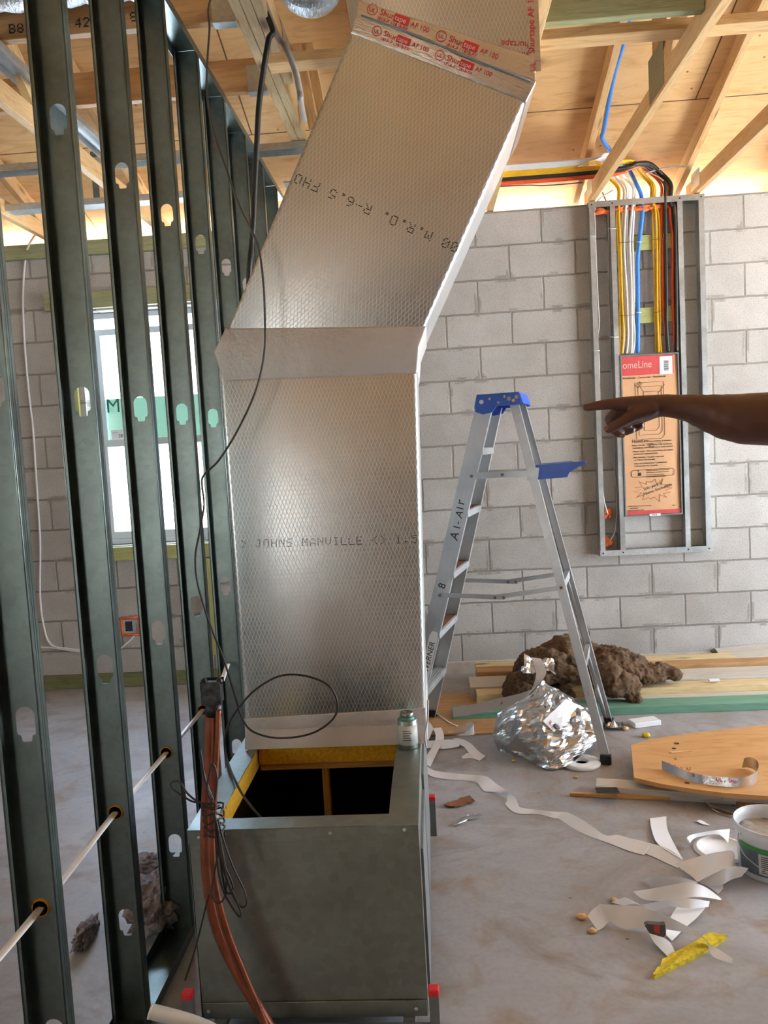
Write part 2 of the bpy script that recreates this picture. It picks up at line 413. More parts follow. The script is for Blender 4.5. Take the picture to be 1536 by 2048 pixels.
M['skin'] = plain('brown_skin', '#4c2c20', .5, 0, .08, 40, .05)
M['nail'] = plain('fingernail', '#8a5d4a', .35)
M['shirt'] = plain('dark_tee_fabric', '#39424c', .9)
M['jeans'] = plain('blue_denim', '#34455e', .9)
M['boot'] = plain('brown_boot', '#4b3524', .7)
M['hair'] = plain('black_hair', '#120e0c', .7)
M['ground'] = plain('sandy_ground', '#d2d0ca', .9, 0, .1, 2)
M['outlet'] = plain('grey_outlet_box', '#a9b2b8', .5)
def pane(name, col, gl):
    t = NT(name); tr = t.n('ShaderNodeBsdfTransparent'); tr.inputs[0].default_value = col; g_ = t.n('ShaderNodeBsdfGlossy'); g_.inputs['Roughness'].default_value = .05
    mx = t.n('ShaderNodeMixShader'); mx.inputs[0].default_value = gl; t.l(tr.outputs[0], mx.inputs[1]); t.l(g_.outputs[0], mx.inputs[2])
    t.l(mx.outputs[0], t.t.nodes['Material Output'].inputs['Surface']); return t.m
M['glass'] = pane('window_glass', (.96,.98,.97,1), .05); M['film'] = pane('green_film', (.30,.42,.375,1), .04)     # thin sheets: light crosses two faces
M['filmtext'] = plain('green_film_print', '#2a5f50', .6)
# concrete block wall: running bond set out from the wall's own coordinates
t = NT('concrete_block'); v0 = t.coord(); sp = t.n('ShaderNodeSeparateXYZ'); t.l(v0, sp.inputs[0])
cb = t.n('ShaderNodeCombineXYZ'); t.l(t.math('ADD', sp.outputs['X'], .0497+4.064), cb.inputs[0]); t.l(t.math('SUBTRACT', sp.outputs['Z'], .05-.4064), cb.inputs[1])
warp = t.n('ShaderNodeTexNoise'); warp.inputs['Scale'].default_value = 9; t.l(v0, warp.inputs['Vector'])
wv = t.n('ShaderNodeVectorMath', operation='MULTIPLY_ADD'); t.l(warp.outputs['Color'], wv.inputs[0]); wv.inputs[1].default_value = (.010, .010, 0); t.l(cb.outputs[0], wv.inputs[2])
br = t.n('ShaderNodeTexBrick'); br.offset = .5; br.offset_frequency = 2; br.inputs['Scale'].default_value = 1; br.inputs['Brick Width'].default_value = .4064; br.inputs['Row Height'].default_value = .2032
br.inputs['Mortar Size'].default_value = .0075; br.inputs['Mortar Smooth'].default_value = .5; br.inputs['Bias'].default_value = -.2
br.inputs['Color1'].default_value = lin('#b9b6b2'); br.inputs['Color2'].default_value = lin('#a7a4a0'); br.inputs['Mortar'].default_value = lin('#858079')
t.l(wv.outputs[0], br.inputs['Vector'])
n1 = t.noise(v0, 3.2, 5); n2 = t.noise(v0, 160, 3); n3 = t.noise(t.coord((1,1,.7)), 7, 3)
# mortar smears: a broader joint mask broken up by noise
b2 = t.n('ShaderNodeTexBrick'); b2.offset = .5; b2.inputs['Scale'].default_value = 1; b2.inputs['Brick Width'].default_value = .4064; b2.inputs['Row Height'].default_value = .2032; b2.inputs['Mortar Size'].default_value = .022; b2.inputs['Mortar Smooth'].default_value = .1
t.l(wv.outputs[0], b2.inputs['Vector'])
sm = t.math('MULTIPLY', b2.outputs['Fac'], t.ramp(n3, [(.54, K3), (.62, (.8,.8,.8,1))]))
c = t.mix(br.outputs['Color'], lin('#8d8984'), sm)
c = t.mix(c, t.ramp(n1, [(.3, (.72,.71,.70,1)), (.65, W3)]), .8, 'MULTIPLY')
c = t.mix(c, t.ramp(n2, [(.36, (.45,.44,.43,1)), (.47, W3)]), .6, 'MULTIPLY')
h = t.math('SUBTRACT', t.math('MULTIPLY', n2, .35), br.outputs['Fac'])
t.bump(h, .55, .006)
M['block'] = t.out(c, .92)
# concrete slab
t = NT('concrete_slab'); v = t.coord(); a = t.noise(v, 1.3, 6, .6, .8); b = t.noise(v, 6, 5, .6, .5); d = t.noise(v, 55, 3)
c = t.ramp(a, [(.3, lin('#7f7b78')), (.5, lin('#9c9b9e')), (.7, lin('#abacb1'))])
c = t.mix(c, lin('#8a7458'), t.ramp(b, [(.52, K3), (.70, (.65,.65,.65,1))]))
c = t.mix(c, lin('#6f665e'), t.ramp(t.noise(t.coord((1,1.5,1),loc=(4,2,0)), 2.6, 6, .65, 1.2), [(.54, K3), (.70, (.5,.5,.5,1))]))
c = t.mix(c, t.ramp(d, [(.3, (.8,.8,.8,1)), (.6, W3)]), .5, 'MULTIPLY')
vo = t.n('ShaderNodeTexVoronoi'); vo.inputs['Scale'].default_value = 6.5; t.l(t.coord((1,1.6,1)), vo.inputs['Vector'])
c = t.mix(c, lin('#4a4038'), t.ramp(vo.outputs['Distance'], [(.03, (.8,.8,.8,1)), (.055, K3)]))
t.bump(b, .12, .01)
M['slab'] = t.out(c, t.ramp(a, [(.3, (.62,)*3), (.7, (.42,)*3)]), 0)
# ------------------------------------------------------------------ shell of the building
WY = 5.106                      # inner face of the block wall at the back
def wall_with_hole(name, axis, pos, thick, a0, a1, z0, z1, hole, mat):
    """wall slab in the plane axis=pos, with one rectangular hole (a0,a1,z0,z1)"""
    m = MB(); h0, h1, hz0, hz1 = hole
    def bx(u0, u1, w0, w1):
        if u1-u0 < 1e-4 or w1-w0 < 1e-4: return
        if axis == 'y': m.box((u0,pos,w0),(u1,pos+thick,w1))
        else: m.box((pos,u0,w0),(pos+thick,u1,w1))
    bx(a0,h0,z0,z1); bx(h1,a1,z0,z1); bx(h0,h1,z0,hz0); bx(h0,h1,hz1,z1)
    return struct(m.done(name, mat))
WX0, WX1, WZ0, WZ1 = -2.2, -1.285, .935, 2.455     # window opening in the back wall
TOP = 2.8948
wall_with_hole('wall_back', 'y', WY, .2, -4.7, 4.7, -.1, TOP, (WX0, WX1, WZ0, WZ1), M['block'])
wall_with_hole('wall_front', 'y', -7.2, .2, -4.7, 4.7, -.1, TOP, (-4.1, -2.6, 0, 2.1), M['block'])  # unseen opening added behind the camera, for a highlight on the duct
wall_with_hole('wall_left', 'x', -4.7, .2, -7.0, WY, -.1, TOP, (-1.5, .5, .9, 2.2), M['block'])  # unseen opening added to let the teal fill in
wall_with_hole('wall_right', 'x', 4.5, .2, -7.0, WY, -.1, TOP, (1.6, 4.8, 0, 2.5), M['block'])
struct(MB().box((-4.7,-7.2,-.12),(4.7,WY+.2,0)).done('floor', M['slab']))
DS = .333
ye, yf, yr = 5.75, -7.75, -1.0
def deckz(y): return 3.10 + (WY-y)*DS if y > yr else 3.10 + (WY-yr)*DS - (yr-y)*DS
m = MB()
m.prism([(-5.2,ye,deckz(ye)),(5.2,ye,deckz(ye)),(5.2,yr,deckz(yr)),(-5.2,yr,deckz(yr))], (0,0,.013))
m.prism([(-5.2,yf,deckz(yf)),(5.2,yf,deckz(yf)),(5.2,yr,deckz(yr)),(-5.2,yr,deckz(yr))], (0,0,.013))
struct(m.done('ceiling', M['deck']))
for s_, nm in ((-1,'trim_1'),(1,'trim_2')):     # gable ends above the side walls
    x = s_*4.6
    struct(MB().prism([(x-.05,-7.2,TOP),(x-.05,WY+.2,TOP),(x-.05,WY+.2,deckz(WY+.2)),(x-.05,yr,deckz(yr)-.005),(x-.05,-7.2,deckz(-7.2))], (.1,0,0)).done(nm, M['deck']))
gm = MB().box((-40,-40,-.3),(40,40,-.16)).done('ground', M['ground']); struct(gm)

# window in the back wall
wn = bpy.data.objects.new('window_1', None); COL.objects.link(wn); wn.location = ((WX0+WX1)/2, WY+.1, WZ0); struct(wn)
def rect_frame(name, x0, x1, z0, z1, y0, y1, w, mat, parent):
    m = MB(); m.box((x0,y0,z0),(x0+w,y1,z1)).box((x1-w,y0,z0),(x1,y1,z1)).box((x0+w,y0,z0),(x1-w,y1,z0+w)).box((x0+w,y0,z1-w),(x1-w,y1,z1))
    return m.done(name, mat, parent)
fy = WY+.085
fr = rect_frame('window_frame', WX0+.005, WX1-.005, WZ0+.004, WZ1-.004, fy, fy+.08, .035, M['vinyl'], wn)
zm = 1.60
us = rect_frame('upper_sash', WX0+.04, WX1-.04, zm-.02, WZ1-.10, fy+.035, fy+.065, .04, M['vinyl'], wn)
MB().box((WX0+.07,fy+.048,zm),(WX1-.07,fy+.052,WZ1-.13)).done('upper_pane', M['glass'], us)
ls = rect_frame('lower_sash', WX0+.04, WX1-.04, WZ0+.04, zm+.03, fy+.005, fy+.033, .045, M['vinyl'], wn)
MB().box((WX0+.08,fy+.016,WZ0+.08),(WX1-.08,fy+.020,zm-.01)).done('lower_pane', M['glass'], ls)
MB().box((WX0+.042,fy+.045,WZ1-.10),(WX1-.042,fy+.049,WZ1-.04)).done('top_light', M['glass'], wn)
fm = MB().box((WX0+.08,fy+.040,zm+.03),(WX1-.08,fy+.042,zm+.30)).done('protective_film', M['film'], wn)
fm['label'] = 'green film over the bottom of the upper pane'
lettering('film_print', [('iM', aty(204,826,fy+.04).x, aty(204,826,fy+.04).z, .13)], M['filmtext'], fm, frame3((0,fy+.0395,0),(1,0,0),(0,0,1)))
st = MB().box((aty(216,840,fy).x,fy+.036,zm+.032),(aty(240,840,fy).x,fy+.038,zm+.095)).done('paper_sticker', M['paper'], fm)
lettering('sticker_print', [('28', aty(230,840,fy).x, zm+.045, .03), ('-----', aty(217,840,fy).x, zm+.072, .022)], M['ink'], st, frame3((0,fy+.0355,0),(1,0,0),(0,0,1)))
# treated boards round the window and along the left part of the wall
bk = WY-.019
def trimboard(n, x0, z0, x1, z1, w, mat, t=.038, y=None):
    y = WY-t/2-.0005 if y is None else y
    o = board('trim_%d' % n, (x0,y,z0), (x1,y,z1), w, t, mat, up=(0,-1,0)); return struct(o)
hb0 = aty(90, 602, bk); hb1 = aty(412, 590, bk)
trimboard(3, hb0.x, 2.52, -1.2, 2.52, .105, M['ptgreen'])
trimboard(4, WX0-.02, .885, WX1+.02, .885, .089, M['ptyellow'])
trimboard(5, -1.47, .83, -1.47, .19, .07, M['ptyellow'])
trimboard(6, -4.4, 2.845, -.95, 2.845, .09, M['ptgreen'])
trimboard(7, -4.4, .0455, -.95, .0455, .089, M['ptsill'])
trimboard(8, WX0-.06, .95, WX0-.06, 2.46, .05, M['ptyellow'], .025)

# ------------------------------------------------------------------ roof timbers
def truss(x, label, cat='roof truss'):
    t = empty('roof_truss', (x, WY, TOP), label, cat, 'roof trusses over the room')
    board('bottom_chord', (x,-7.1,2.9445), (x,WY+.1,2.9445), .038, .089, M['pine'], parent=t)
    sl_ = V((0,-1,DS)).normalized(); off = V((0,-DS,-1)).normalized()*.047
    p0 = V((x-.06,5.68,deckz(5.68)))+off; p1 = V((x-.06,yr,deckz(yr)))+off
    board('top_chord', p0, p1, .038, .089, M['pine'], parent=t, up=(0,DS,1))
    q0 = V((x,-7.6,deckz(-7.6)))+V((0,DS,-1)).normalized()*.047; q1 = V((x,yr,deckz(yr)))+V((0,DS,-1)).normalized()*.047
    board('top_chord', q0, q1, .038, .089, M['pine'], parent=t, up=(0,-DS,1))
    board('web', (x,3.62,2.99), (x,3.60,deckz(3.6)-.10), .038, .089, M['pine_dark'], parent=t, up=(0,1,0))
    board('web', (x,3.50,2.99), (x,2.2,deckz(2.2)-.11), .038, .089, M['pine'], parent=t, up=(0,1,1))
    for s_ in (-1, 1):
        MB().box((x+s_*.0195-.0008,3.50,2.915),(x+s_*.0195+.0008,3.72,3.10)).done('gusset_plate', M['stud'], t)
    MB().box((x-.019-.002,4.95,2.92),(x-.019,5.10,3.02)).done('gusset_plate', M['frame'], t)
truss(1.066, 'roof truss landing on the wall over the left end of the breaker panel frame')
truss(1.69, 'roof truss landing on the wall over the right end of the breaker panel frame')
truss(.455, 'roof truss passing behind the upper end of the silver duct')
truss(-.17, 'roof truss hidden behind the middle of the silver duct')
truss(-1.60, 'roof truss seen in the gaps between the metal studs, over the window')
truss(-2.33, 'leftmost roof truss, its bottom chord landing above the far left block wall')
truss(2.31, 'roof truss at the right edge of the picture, beyond the panel frame')
b = board('lateral_brace', (-.55,3.255,3.0095), (3.2,3.255,3.0095), .089, .038, M['pine'])
tag(b, 'long pine board lying crosswise on the roof trusses, left and right of the duct', 'board')
b = board('treated_board', (.478,3.02,3.09), (1.045,3.02,3.09), .038, .28, M['ptgreen'])
tag(b, 'wide green treated board spanning between trusses at top right of the duct', 'board')
# doubled beam, joists and the attic platform on the left
bt = empty('doubled_beam', (-.6,3.6,3.09), 'pale doubled pine beam running overhead to the left of the duct', 'beam')
for i, x in enumerate((-.612,-.572)):
    board('beam_ply', (x,2.2,3.165), (x,4.27,3.165), .038, .15, M['beam'], parent=bt)
b3 = board('beam_ply', (-.532,2.2,3.165), (-.532,3.62,3.165), .038, .15, M['beam'], parent=bt)
MB().box((-.512,3.4,3.095),(-.5105,3.58,3.24)).done('gusset_plate', M['frame'], bt)
for i, (a, b) in enumerate((((583,30),(628,262)),((606,30),(646,240)))):
    o = board('roof_web', aty(*a,4.05), aty(*b,4.05), .045, .038, M['pine'], up=(0,1,0)); tag(o, ('left' if i == 0 else 'right')+' one of two slanting pine members between the doubled beam and the duct', 'timber', 'slanting pine members')
def joist(name, y, x0, x1, h, mat, label):
    b = board(name, (x0,y+.019,3.09+h/2), (x1,y+.019,3.09+h/2), .038, h, mat); tag(b, label, 'joist', 'attic platform joists'); return b
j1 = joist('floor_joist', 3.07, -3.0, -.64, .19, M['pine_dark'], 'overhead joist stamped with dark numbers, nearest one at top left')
p = atz(22, 50, 3.15)
dots('stamped_print', 'B82', .0048, M['ink'], j1, frame3((aty(20,66,3.069).x,3.0692,aty(20,66,3.069).z),(1,0,0),(0,0,1)), 1.1, 1.1)
dots('stamped_print', '429', .0048, M['ink'], j1, frame3((aty(152,54,3.069).x,3.0692,aty(152,54,3.069).z),(1,0,0),(0,0,1)), 1.1, 1.1)
dots('stamped_print', '88', .0048, M['ink'], j1, frame3((aty(262,42,3.069).x,3.0692,aty(262,42,3.069).z),(1,0,0),(0,0,1)), 1.1, 1.1)
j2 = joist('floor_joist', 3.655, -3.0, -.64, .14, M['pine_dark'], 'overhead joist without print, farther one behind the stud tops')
for i, (y, h) in enumerate(((3.07,.19),(3.655,.14))):
    o = MB().box((-.72,y-.003,3.084),(-.632,y-.0012,3.084+h*.8)).box((-.72,y-.003,3.0835),(-.632,y+.045,3.085)).done('joist_hanger', M['frame'])
    tag(o, ('nearer' if i == 0 else 'farther')+' steel hanger joining an overhead joist to the doubled beam', 'hanger', 'joist hangers on the doubled beam')
def channel(m, p0, p1, w, flange, up, th=.0012):
    """U track from p0 to p1: web of width w, flanges rising along up"""
    p0, p1, up = V(p0), V(p1), V(up).normalized(); d = (p1-p0).normalized(); sd = d.cross(up)
    m.beam(p0+up*th/2, p1+up*th/2, w, th, up)
    for s_ in (-1, 1): m.beam(p0+sd*s_*(w/2)+up*flange/2, p1+sd*s_*(w/2)+up*flange/2, th, flange, up)
    return m
o = channel(MB(), (-1.565,2.6,3.075), (-1.565,4.19,3.075), .092, .03, (0,0,-1)).done('steel_track', M['frame']); tag(o, 'overhead steel track running away from view behind the studs at left', 'track', 'steel tracks')
o = channel(MB(), (-3.6,4.30,3.085), (-.46,4.30,3.085), .092, .035, (0,0,-1)).done('steel_track', M['frame']); tag(o, 'overhead steel track running crosswise, level with the end of the doubled beam', 'track', 'steel tracks')
o = channel(MB(), (-3.6,4.55,2.925), (-1.05,4.55,2.925), .092, .035, (0,0,1)).done('steel_track', M['frame']); tag(o, 'lower crosswise steel track hung just above the far wall at left', 'track', 'steel tracks')
for i, px in enumerate((190, 345)):
    a = aty(px, 318, 4.55)
    o = MB().box((a.x-.018,4.53,2.926),(a.x+.018,4.532,3.22)).box((a.x-.018,4.53,2.926),(a.x-.0165,4.57,3.22)).done('hanger_stud', M['stud']); tag(o, ('left' if i == 0 else 'right')+' short upright steel hanger on the lower crosswise track', 'stud', 'short hanger studs')
# ------------------------------------------------------------------ metal stud wall
SXR, SXL, SZ = -.81, -.902, 3.05
SY = [1.53+.406*i for i in range(9)]
def slot(cx, cz, w=.041, h=.074):
    r = w/2; pts = []
    top = cz+h/2-r
    for k in range(13): a = PI*k/12; pts.append((cx+r*math.cos(a), top+r*math.sin(a)))
    zb = cz-h/2
    pts += [(cx-r, zb+.021), (cx-r*.9, zb+.015), (cx-r*.60, zb+.013), (cx-r*.52, zb+.002), (cx-r*.42, zb), (cx+r*.42, zb), (cx+r*.52, zb+.002), (cx+r*.60, zb+.013), (cx+r*.9, zb+.015), (cx+r, zb+.021)]
    return pts
def circ(cx, cz, r, n=18): return [(cx+r*math.cos(2*PI*k/n), cz+r*math.sin(2*PI*k/n)) for k in range(n)]
SW = SXR-SXL; th = .0012
names = ['nearest metal stud, cut off by the left edge of the picture', 'second metal stud from the left, its web wide and full height', 'third metal stud from the left, in front of the window',
 'fourth metal stud from the left, beside the front corner of the galvanized box', 'fifth metal stud from the left, just left of the silver duct bend',
 'sixth metal stud, half hidden behind the duct bend', 'seventh metal stud, only its top showing above the duct', 'eighth metal stud, near the far wall behind the duct', 'ninth metal stud, last before the far block wall']
stud_obs = []
for i, y in enumerate(SY):
    holes = []
    for z in (.275, .955, 1.637, 2.318): holes.append(slot(-SW*.5+.002*i*0, z))
    if i <= 3: holes.append(circ(-SW*.55, .575 if i else .56, .017))
    me = plate_mesh([(-SW,0),(0,0),(0,SZ),(-SW,SZ)], holes, th)
    bm = bmesh.new(); join_into(bm, me, frame3((SXR,y+.032,0),(1,0,0),(0,0,1))); bpy.data.meshes.remove(me)
    m = MB(); m.bm.free(); m.bm = bm
    for x in (SXL, SXR-th): m.box((x,y,0),(x+th,y+.032,SZ))
    m.box((SXL,y,0),(SXL+.009,y+th,SZ)); m.box((SXR-.009,y,0),(SXR,y+th,SZ))
    m.box((SXR-th,y+.012,0),(SXR+.0006,y+.013,SZ)); m.box((SXR-th,y+.020,0),(SXR+.0006,y+.021,SZ))
    m.tube([(SXR-.0012,y+.0010,0),(SXR-.0012,y+.0010,SZ)], .0022, 10); m.tube([(SXL+.0012,y+.0010,0),(SXL+.0012,y+.0010,SZ)], .0022, 10)
    o = m.done('metal_stud', M['stud'], None, (SXR-.046,y,0)); tag(o, names[i], 'stud', 'metal studs of the open partition'); stud_obs.append(o)
    if i <= 3:
        z = .575 if i else .56
        g = MB().lathe([(.0165,-.002),(.0165,.003),(.021,.003),(.021,.001),(.0185,0),(.0185,-.002),(.0165,-.002)], (SXR-SW*.55,y+.030,z), 18, 'y').done('grommet', M['brass'], o)
        g['label'] = 'amber ring in the cable hole'
o = channel(MB(), (SXR-.046,1.0,.0006), (SXR-.046,WY-.045,.0006), SW+.003, .03, (0,0,1)).done('floor_track', M['stud']); tag(o, 'steel floor track under the row of metal studs', 'track', 'steel tracks')
o = channel(MB(), (SXR-.046,1.0,SZ+.002), (SXR-.046,WY-.01,SZ+.002), SW+.003, .032, (0,0,-1)).done('ceiling_track', M['stud']); tag(o, 'steel top track capping the row of metal studs', 'track', 'steel tracks')
# flat white cable threaded through the grommets
g = [V((SXR-SW*.55, SY[i]+.034, .575 if i else .56)) for i in range(4)]
pts = [V((-.905,1.02,.505)), V((-.88,1.30,.54))] + g + [V((-.858,3.0,.592)), V((-.86,3.15,.64))]
o = MB().tube(spline(pts, 8), .0042, 8, flat=2.4).done('flat_cable', M['whitecable']); tag(o, 'flat white cable threaded through the low holes of the metal studs', 'cable')
# cables and boxes on the far wall behind the studs
wy = WY-.006
o = tube_obj('wall_cable', [aty(70,470,WY+.06), aty(58,490,WY-.045), aty(52,512,WY-.012)]+[aty(x,y,wy) for x,y in ((47,560),(46,620),(50,700),(58,790),(66,860),(72,950),(80,1080),(80,1190),(88,1255),(103,1290),(140,1298),(175,1302))], .0065, M['whitecable']); tag(o, 'white cable stapled down the block wall between the first two studs', 'cable')
o = tube_obj('wall_cable', [aty(x,y,wy) for x,y in ((60,1294),(105,1296),(160,1303),(230,1300),(255,1285),(268,1272))], .006, M['whitecable']); tag(o, 'white cable run low along the block wall to the outlet box', 'cable')
def foam(name, c, rx, ry, rz, label, parent=None, n=5):
    m = MB()
    for k in range(n):
        q = V(c)+V((random.uniform(-1,1)*rx*.7, random.uniform(-.4,.2)*ry, random.uniform(-1,1)*rz*.6)); r = random.uniform(.5,.8)
        m.lathe([(max(1e-7,math.sin(PI*j/6)),-math.cos(PI*j/6)) for j in range(7)], (0,0,0), 10)
        new = list(m.bm.verts)[-70:]
        for v in new:
            nz = 1+.35*noise.noise(v.co*2+q*30)
            v.co = q+V((v.co.x*rx*r*nz, v.co.y*ry*r*nz, v.co.z*rz*r*nz))
    bmesh.ops.remove_doubles(m.bm, verts=m.bm.verts, dist=1e-6)
    o = m.done(name, M['orangefoam'], parent)
    if parent is None: tag(o, label, 'foam', 'orange foam sealant blobs')
    return o
foam('foam_sealant', aty(52,511,WY-.012), .04, .012, .016, 'orange foam blob at the top of the cable on the far left wall')
ob = empty('outlet_box', aty(262,1252,WY), 'open outlet box set in the far wall, ringed with orange foam, seen between studs', 'outlet box')
c = aty(262,1252,WY)
rect_frame('box_body', c.x-.05, c.x+.05, c.z-.045, c.z+.045, WY-.006, WY-.001, .012, M['outlet'], ob)
MB().box((c.x-.04,WY-.003,c.z-.035),(c.x+.04,WY-.0015,c.z+.035)).done('box_cavity', M['black'], ob)
MB().box((c.x+.012,WY-.0055,c.z-.032),(c.x+.036,WY-.0032,c.z+.034)).done('device_side', M['outlet'], ob)
m = MB()
for s_ in (-1,1): m.tube([(c.x+s_*.058,WY-.006,c.z-.062),(c.x+s_*.058,WY-.009,c.z),(c.x+s_*.058,WY-.006,c.z+.06)], .009, 8); m.tube([(c.x-.055,WY-.006,c.z+s_*.056),(c.x+.055,WY-.007,c.z+s_*.058)], .009, 8)
m.done('foam_ring', M['orangefoam'], ob)
# grey mineral wool scraps behind the studs
def fuzzy(name, c, r, mat, label, cat, group=None, seed=0, amp=.35, sq=1.0, sub=4, tone=3.0):
    bm = bmesh.new(); bmesh.ops.create_icosphere(bm, subdivisions=sub, radius=1)
    for v in bm.verts:
        n_ = v.co.normalized()
        d = noise.fractal(n_*tone+V((seed*7.1,seed*3.3,1)), .8, 2.1, 4)*amp + .10*noise.noise(n_*22+V((seed,0,0)))
        p = n_*(1+d); p = V((p.x*r[0], p.y*r[1], max(p.z*r[2], -r[2]*.85))); v.co = p
    for f in bm.faces: f.smooth = True
    zmin = min(v.co.z for v in bm.verts)
    me = bpy.data.meshes.new(name); bm.to_mesh(me); bm.free()
    o = link(name, me, mat); o.location = V(c)-V((0,0,zmin))
    return tag(o, label, cat, group)
p = atz(300, 1880, 0); fuzzy('wool_scrap', (p.x-.01,p.y+.10,0), (.085,.12,.075), M['greybatt'], 'heap of grey mineral wool on the floor behind the third metal stud', 'insulation', 'grey mineral wool scraps', 2, .5)
p = atz(186, 1890, 0); fuzzy('wool_scrap', (p.x-.03,p.y+.02,0), (.024,.07,.03), M['greybatt'], 'small tuft of grey mineral wool just left of the second metal stud', 'insulation', 'grey mineral wool scraps', 4, .6)
p = atz(300, 1735, 0); fuzzy('wool_scrap', (p.x,p.y,0), (.075,.05,.022), M['greybatt'], 'thin wisp of grey mineral wool on the floor farther behind the studs', 'insulation', 'grey mineral wool scraps', 6, .7)
# ------------------------------------------------------------------ galvanized return box on its stand
BX0, BX1, BY0, BY1, BZ0, BZ1 = -.65, -.072, 1.895, 2.92, .06, .557
OX0, OX1, OY0, OY1 = -.586, -.147, 1.952, 2.432
bx = empty('return_air_box', ((BX0+BX1)/2, (BY0+BY1)/2, BZ0), 'galvanized steel return box with an open top, at the foot of the silver duct', 'air box')
G = M['cabinet']
t_ = .0015
MB().box((BX0+.004,BY0,BZ0),(BX1-.004,BY0+t_,BZ1-.002)).done('front_panel', G, bx)
m = MB(); m.box((BX0,BY0-.004,BZ1-.036),(BX1,BY0-.0005,BZ1-.001)); m.bevel(.001,1); m.done('front_flange', G, bx)
m = MB(); m.box((BX0+.006,BY0-.005,BZ0),(BX1-.002,BY0-.0005,BZ0+.042)); m.bevel(.001,1); m.done('base_flange', G, bx)
m = MB(); m.box((BX1-.012,BY0-.003,BZ0+.042),(BX1,BY0-.0005,BZ1-.036)); m.done('corner_flange', G, bx)
MB().box((BX0,BY0+t_,BZ0),(BX0+t_,BY1,BZ1-.002)).done('side_panel', G, bx)
sp_r = MB().box((BX1-t_,BY0+t_,BZ0),(BX1,BY1,BZ1-.002)).done('side_panel', G, bx)
MB().box((BX0,BY1,BZ0),(BX1,BY1+t_,BZ1-.002)).done('back_panel', G, bx)
MB().box((BX0+t_,BY0+t_,BZ0),(BX1-t_,BY1,BZ0+t_)).done('bottom_panel', G, bx)
MB().box((BX1+.0005,BY0+.05,BZ0+.01),(BX1+.007,BY0+.40,BZ1-.09)).box((BX1+.0005,BY0+.44,BZ0+.01),(BX1+.007,BY1-.03,BZ1-.06)).done('access_door', M['steelgrey'], bx)
def wob(a, b, n, amp, seed):
    return [V(a).lerp(V(b), k/(n-1)) + V((amp*noise.noise(V((seed,k*1.7,0))), amp*noise.noise(V((k*1.3,seed,4))), 0)) for k in range(n)]
hole = wob((OX0,OY0,0),(OX1,OY0,0),8,.006,1)[:-1]+wob((OX1,OY0,0),(OX1,OY1,0),5,.004,2)[:-1]+wob((OX1,OY1,0),(OX0,OY1,0),8,.004,3)[:-1]+wob((OX0,OY1,0),(OX0,OY0,0),7,.008,4)[:-1]
me = plate_mesh([(BX0,BY0-.004),(BX1,BY0-.004),(BX1,BY1),(BX0,BY1)], [[(p.x,p.y) for p in hole]], .0016)
for v in me.vertices: v.co.z += BZ1
top = link('top_panel', me, G, bx)
lm = MB()
lm.box((OX0-.027,OY0,BZ1-.065),(OX0-.003,OY1+.026,BZ1-.001)); lm.done('liner_strip', M['liner'], bx)['label'] = 'yellow insulation edge at the left of the opening'
MB().box((OX0,OY1+.003,BZ1-.055),(OX1+.02,OY1+.026,BZ1-.001)).done('liner_strip', M['liner'], bx)
MB().box((OX0,OY1+.0016,BZ1-.004),(OX1+.02,OY1+.0028,BZ1-.0012)).box((OX0-.0028,OY0,BZ1-.004),(OX0-.0014,OY1,BZ1-.0012)).done('liner_facing', M['linerdark'], bx)
o = board('ledger', (OX0,OY1+.025,BZ1-.068), (OX1+.03,OY1+.025,BZ1-.068), .022, .024, M['orangepine'], parent=bx)
px_ = aty(653,1560,OY1+.05)
o = board('inner_post', (px_.x,OY1+.05,BZ0+.004), (px_.x,OY1+.05,BZ1-.082), .022, .030, M['orangepine'], parent=bx, up=(0,1,0))
MB().box((BX0+.003,BY0+.004,BZ0+.002),(BX0+.006,BY1-.004,BZ1-.066)).box((BX1-.006,BY0+.004,BZ0+.002),(BX1-.003,BY1-.004,BZ1-.006)).box((BX0+.006,BY1-.006,BZ0+.002),(BX1-.006,BY1-.003,BZ1-.006)).box((BX0+.006,BY0+.003,BZ0+.002),(BX1-.006,BY0+.006,BZ1-.04)).box((BX0+.007,BY0+.007,BZ0+.002),(BX1-.007,BY1-.007,BZ0+.005)).done('inner_lining', M['linerdark'], bx)
m = MB()
for x, z in ((BX0+.03,BZ1-.018),(BX0+.045,BZ1-.02),((BX0+BX1)/2+.07,BZ1-.016),(BX1-.035,BZ1-.012),(BX0+.02,BZ0+.02),(BX1-.03,BZ0+.02)):
    s_ = MB().lathe([(.0045,0),(.0045,-.002),(.002,-.0035),(0.0001,-.0035)], (x,BY0-.0045,z), 10, 'y').done('screw', M['alu'], bx)
cbx = empty('cardboard_box', (-.36,2.1,BZ0+.006), 'open cardboard box standing inside the galvanized return box', 'box')
c0 = atz(508,1606,.40); c1 = atz(695,1606,.40)
rect = (c0.x, c1.x, 2.03, 2.20)
for nm, lo, hi in (('side',(rect[0],2.03,BZ0+.006),(rect[0]+.004,2.20,.40)),('side',(rect[1]-.004,2.03,BZ0+.006),(rect[1],2.20,.40)),('back_side',(rect[0]+.004,2.196,BZ0+.006),(rect[1]-.004,2.20,.40)),('front_side',(rect[0]+.004,2.03,BZ0+.006),(rect[1]-.004,2.034,.38))):
    MB().box(lo,hi).done(nm, M['card'], cbx)
m = MB(); m.prism([(rect[1],2.04,.40),(rect[1]+.025,2.05,.37),(rect[1]+.025,2.18,.37),(rect[1],2.19,.40)], (0,0,.003)); m.done('flap', M['card'], cbx)

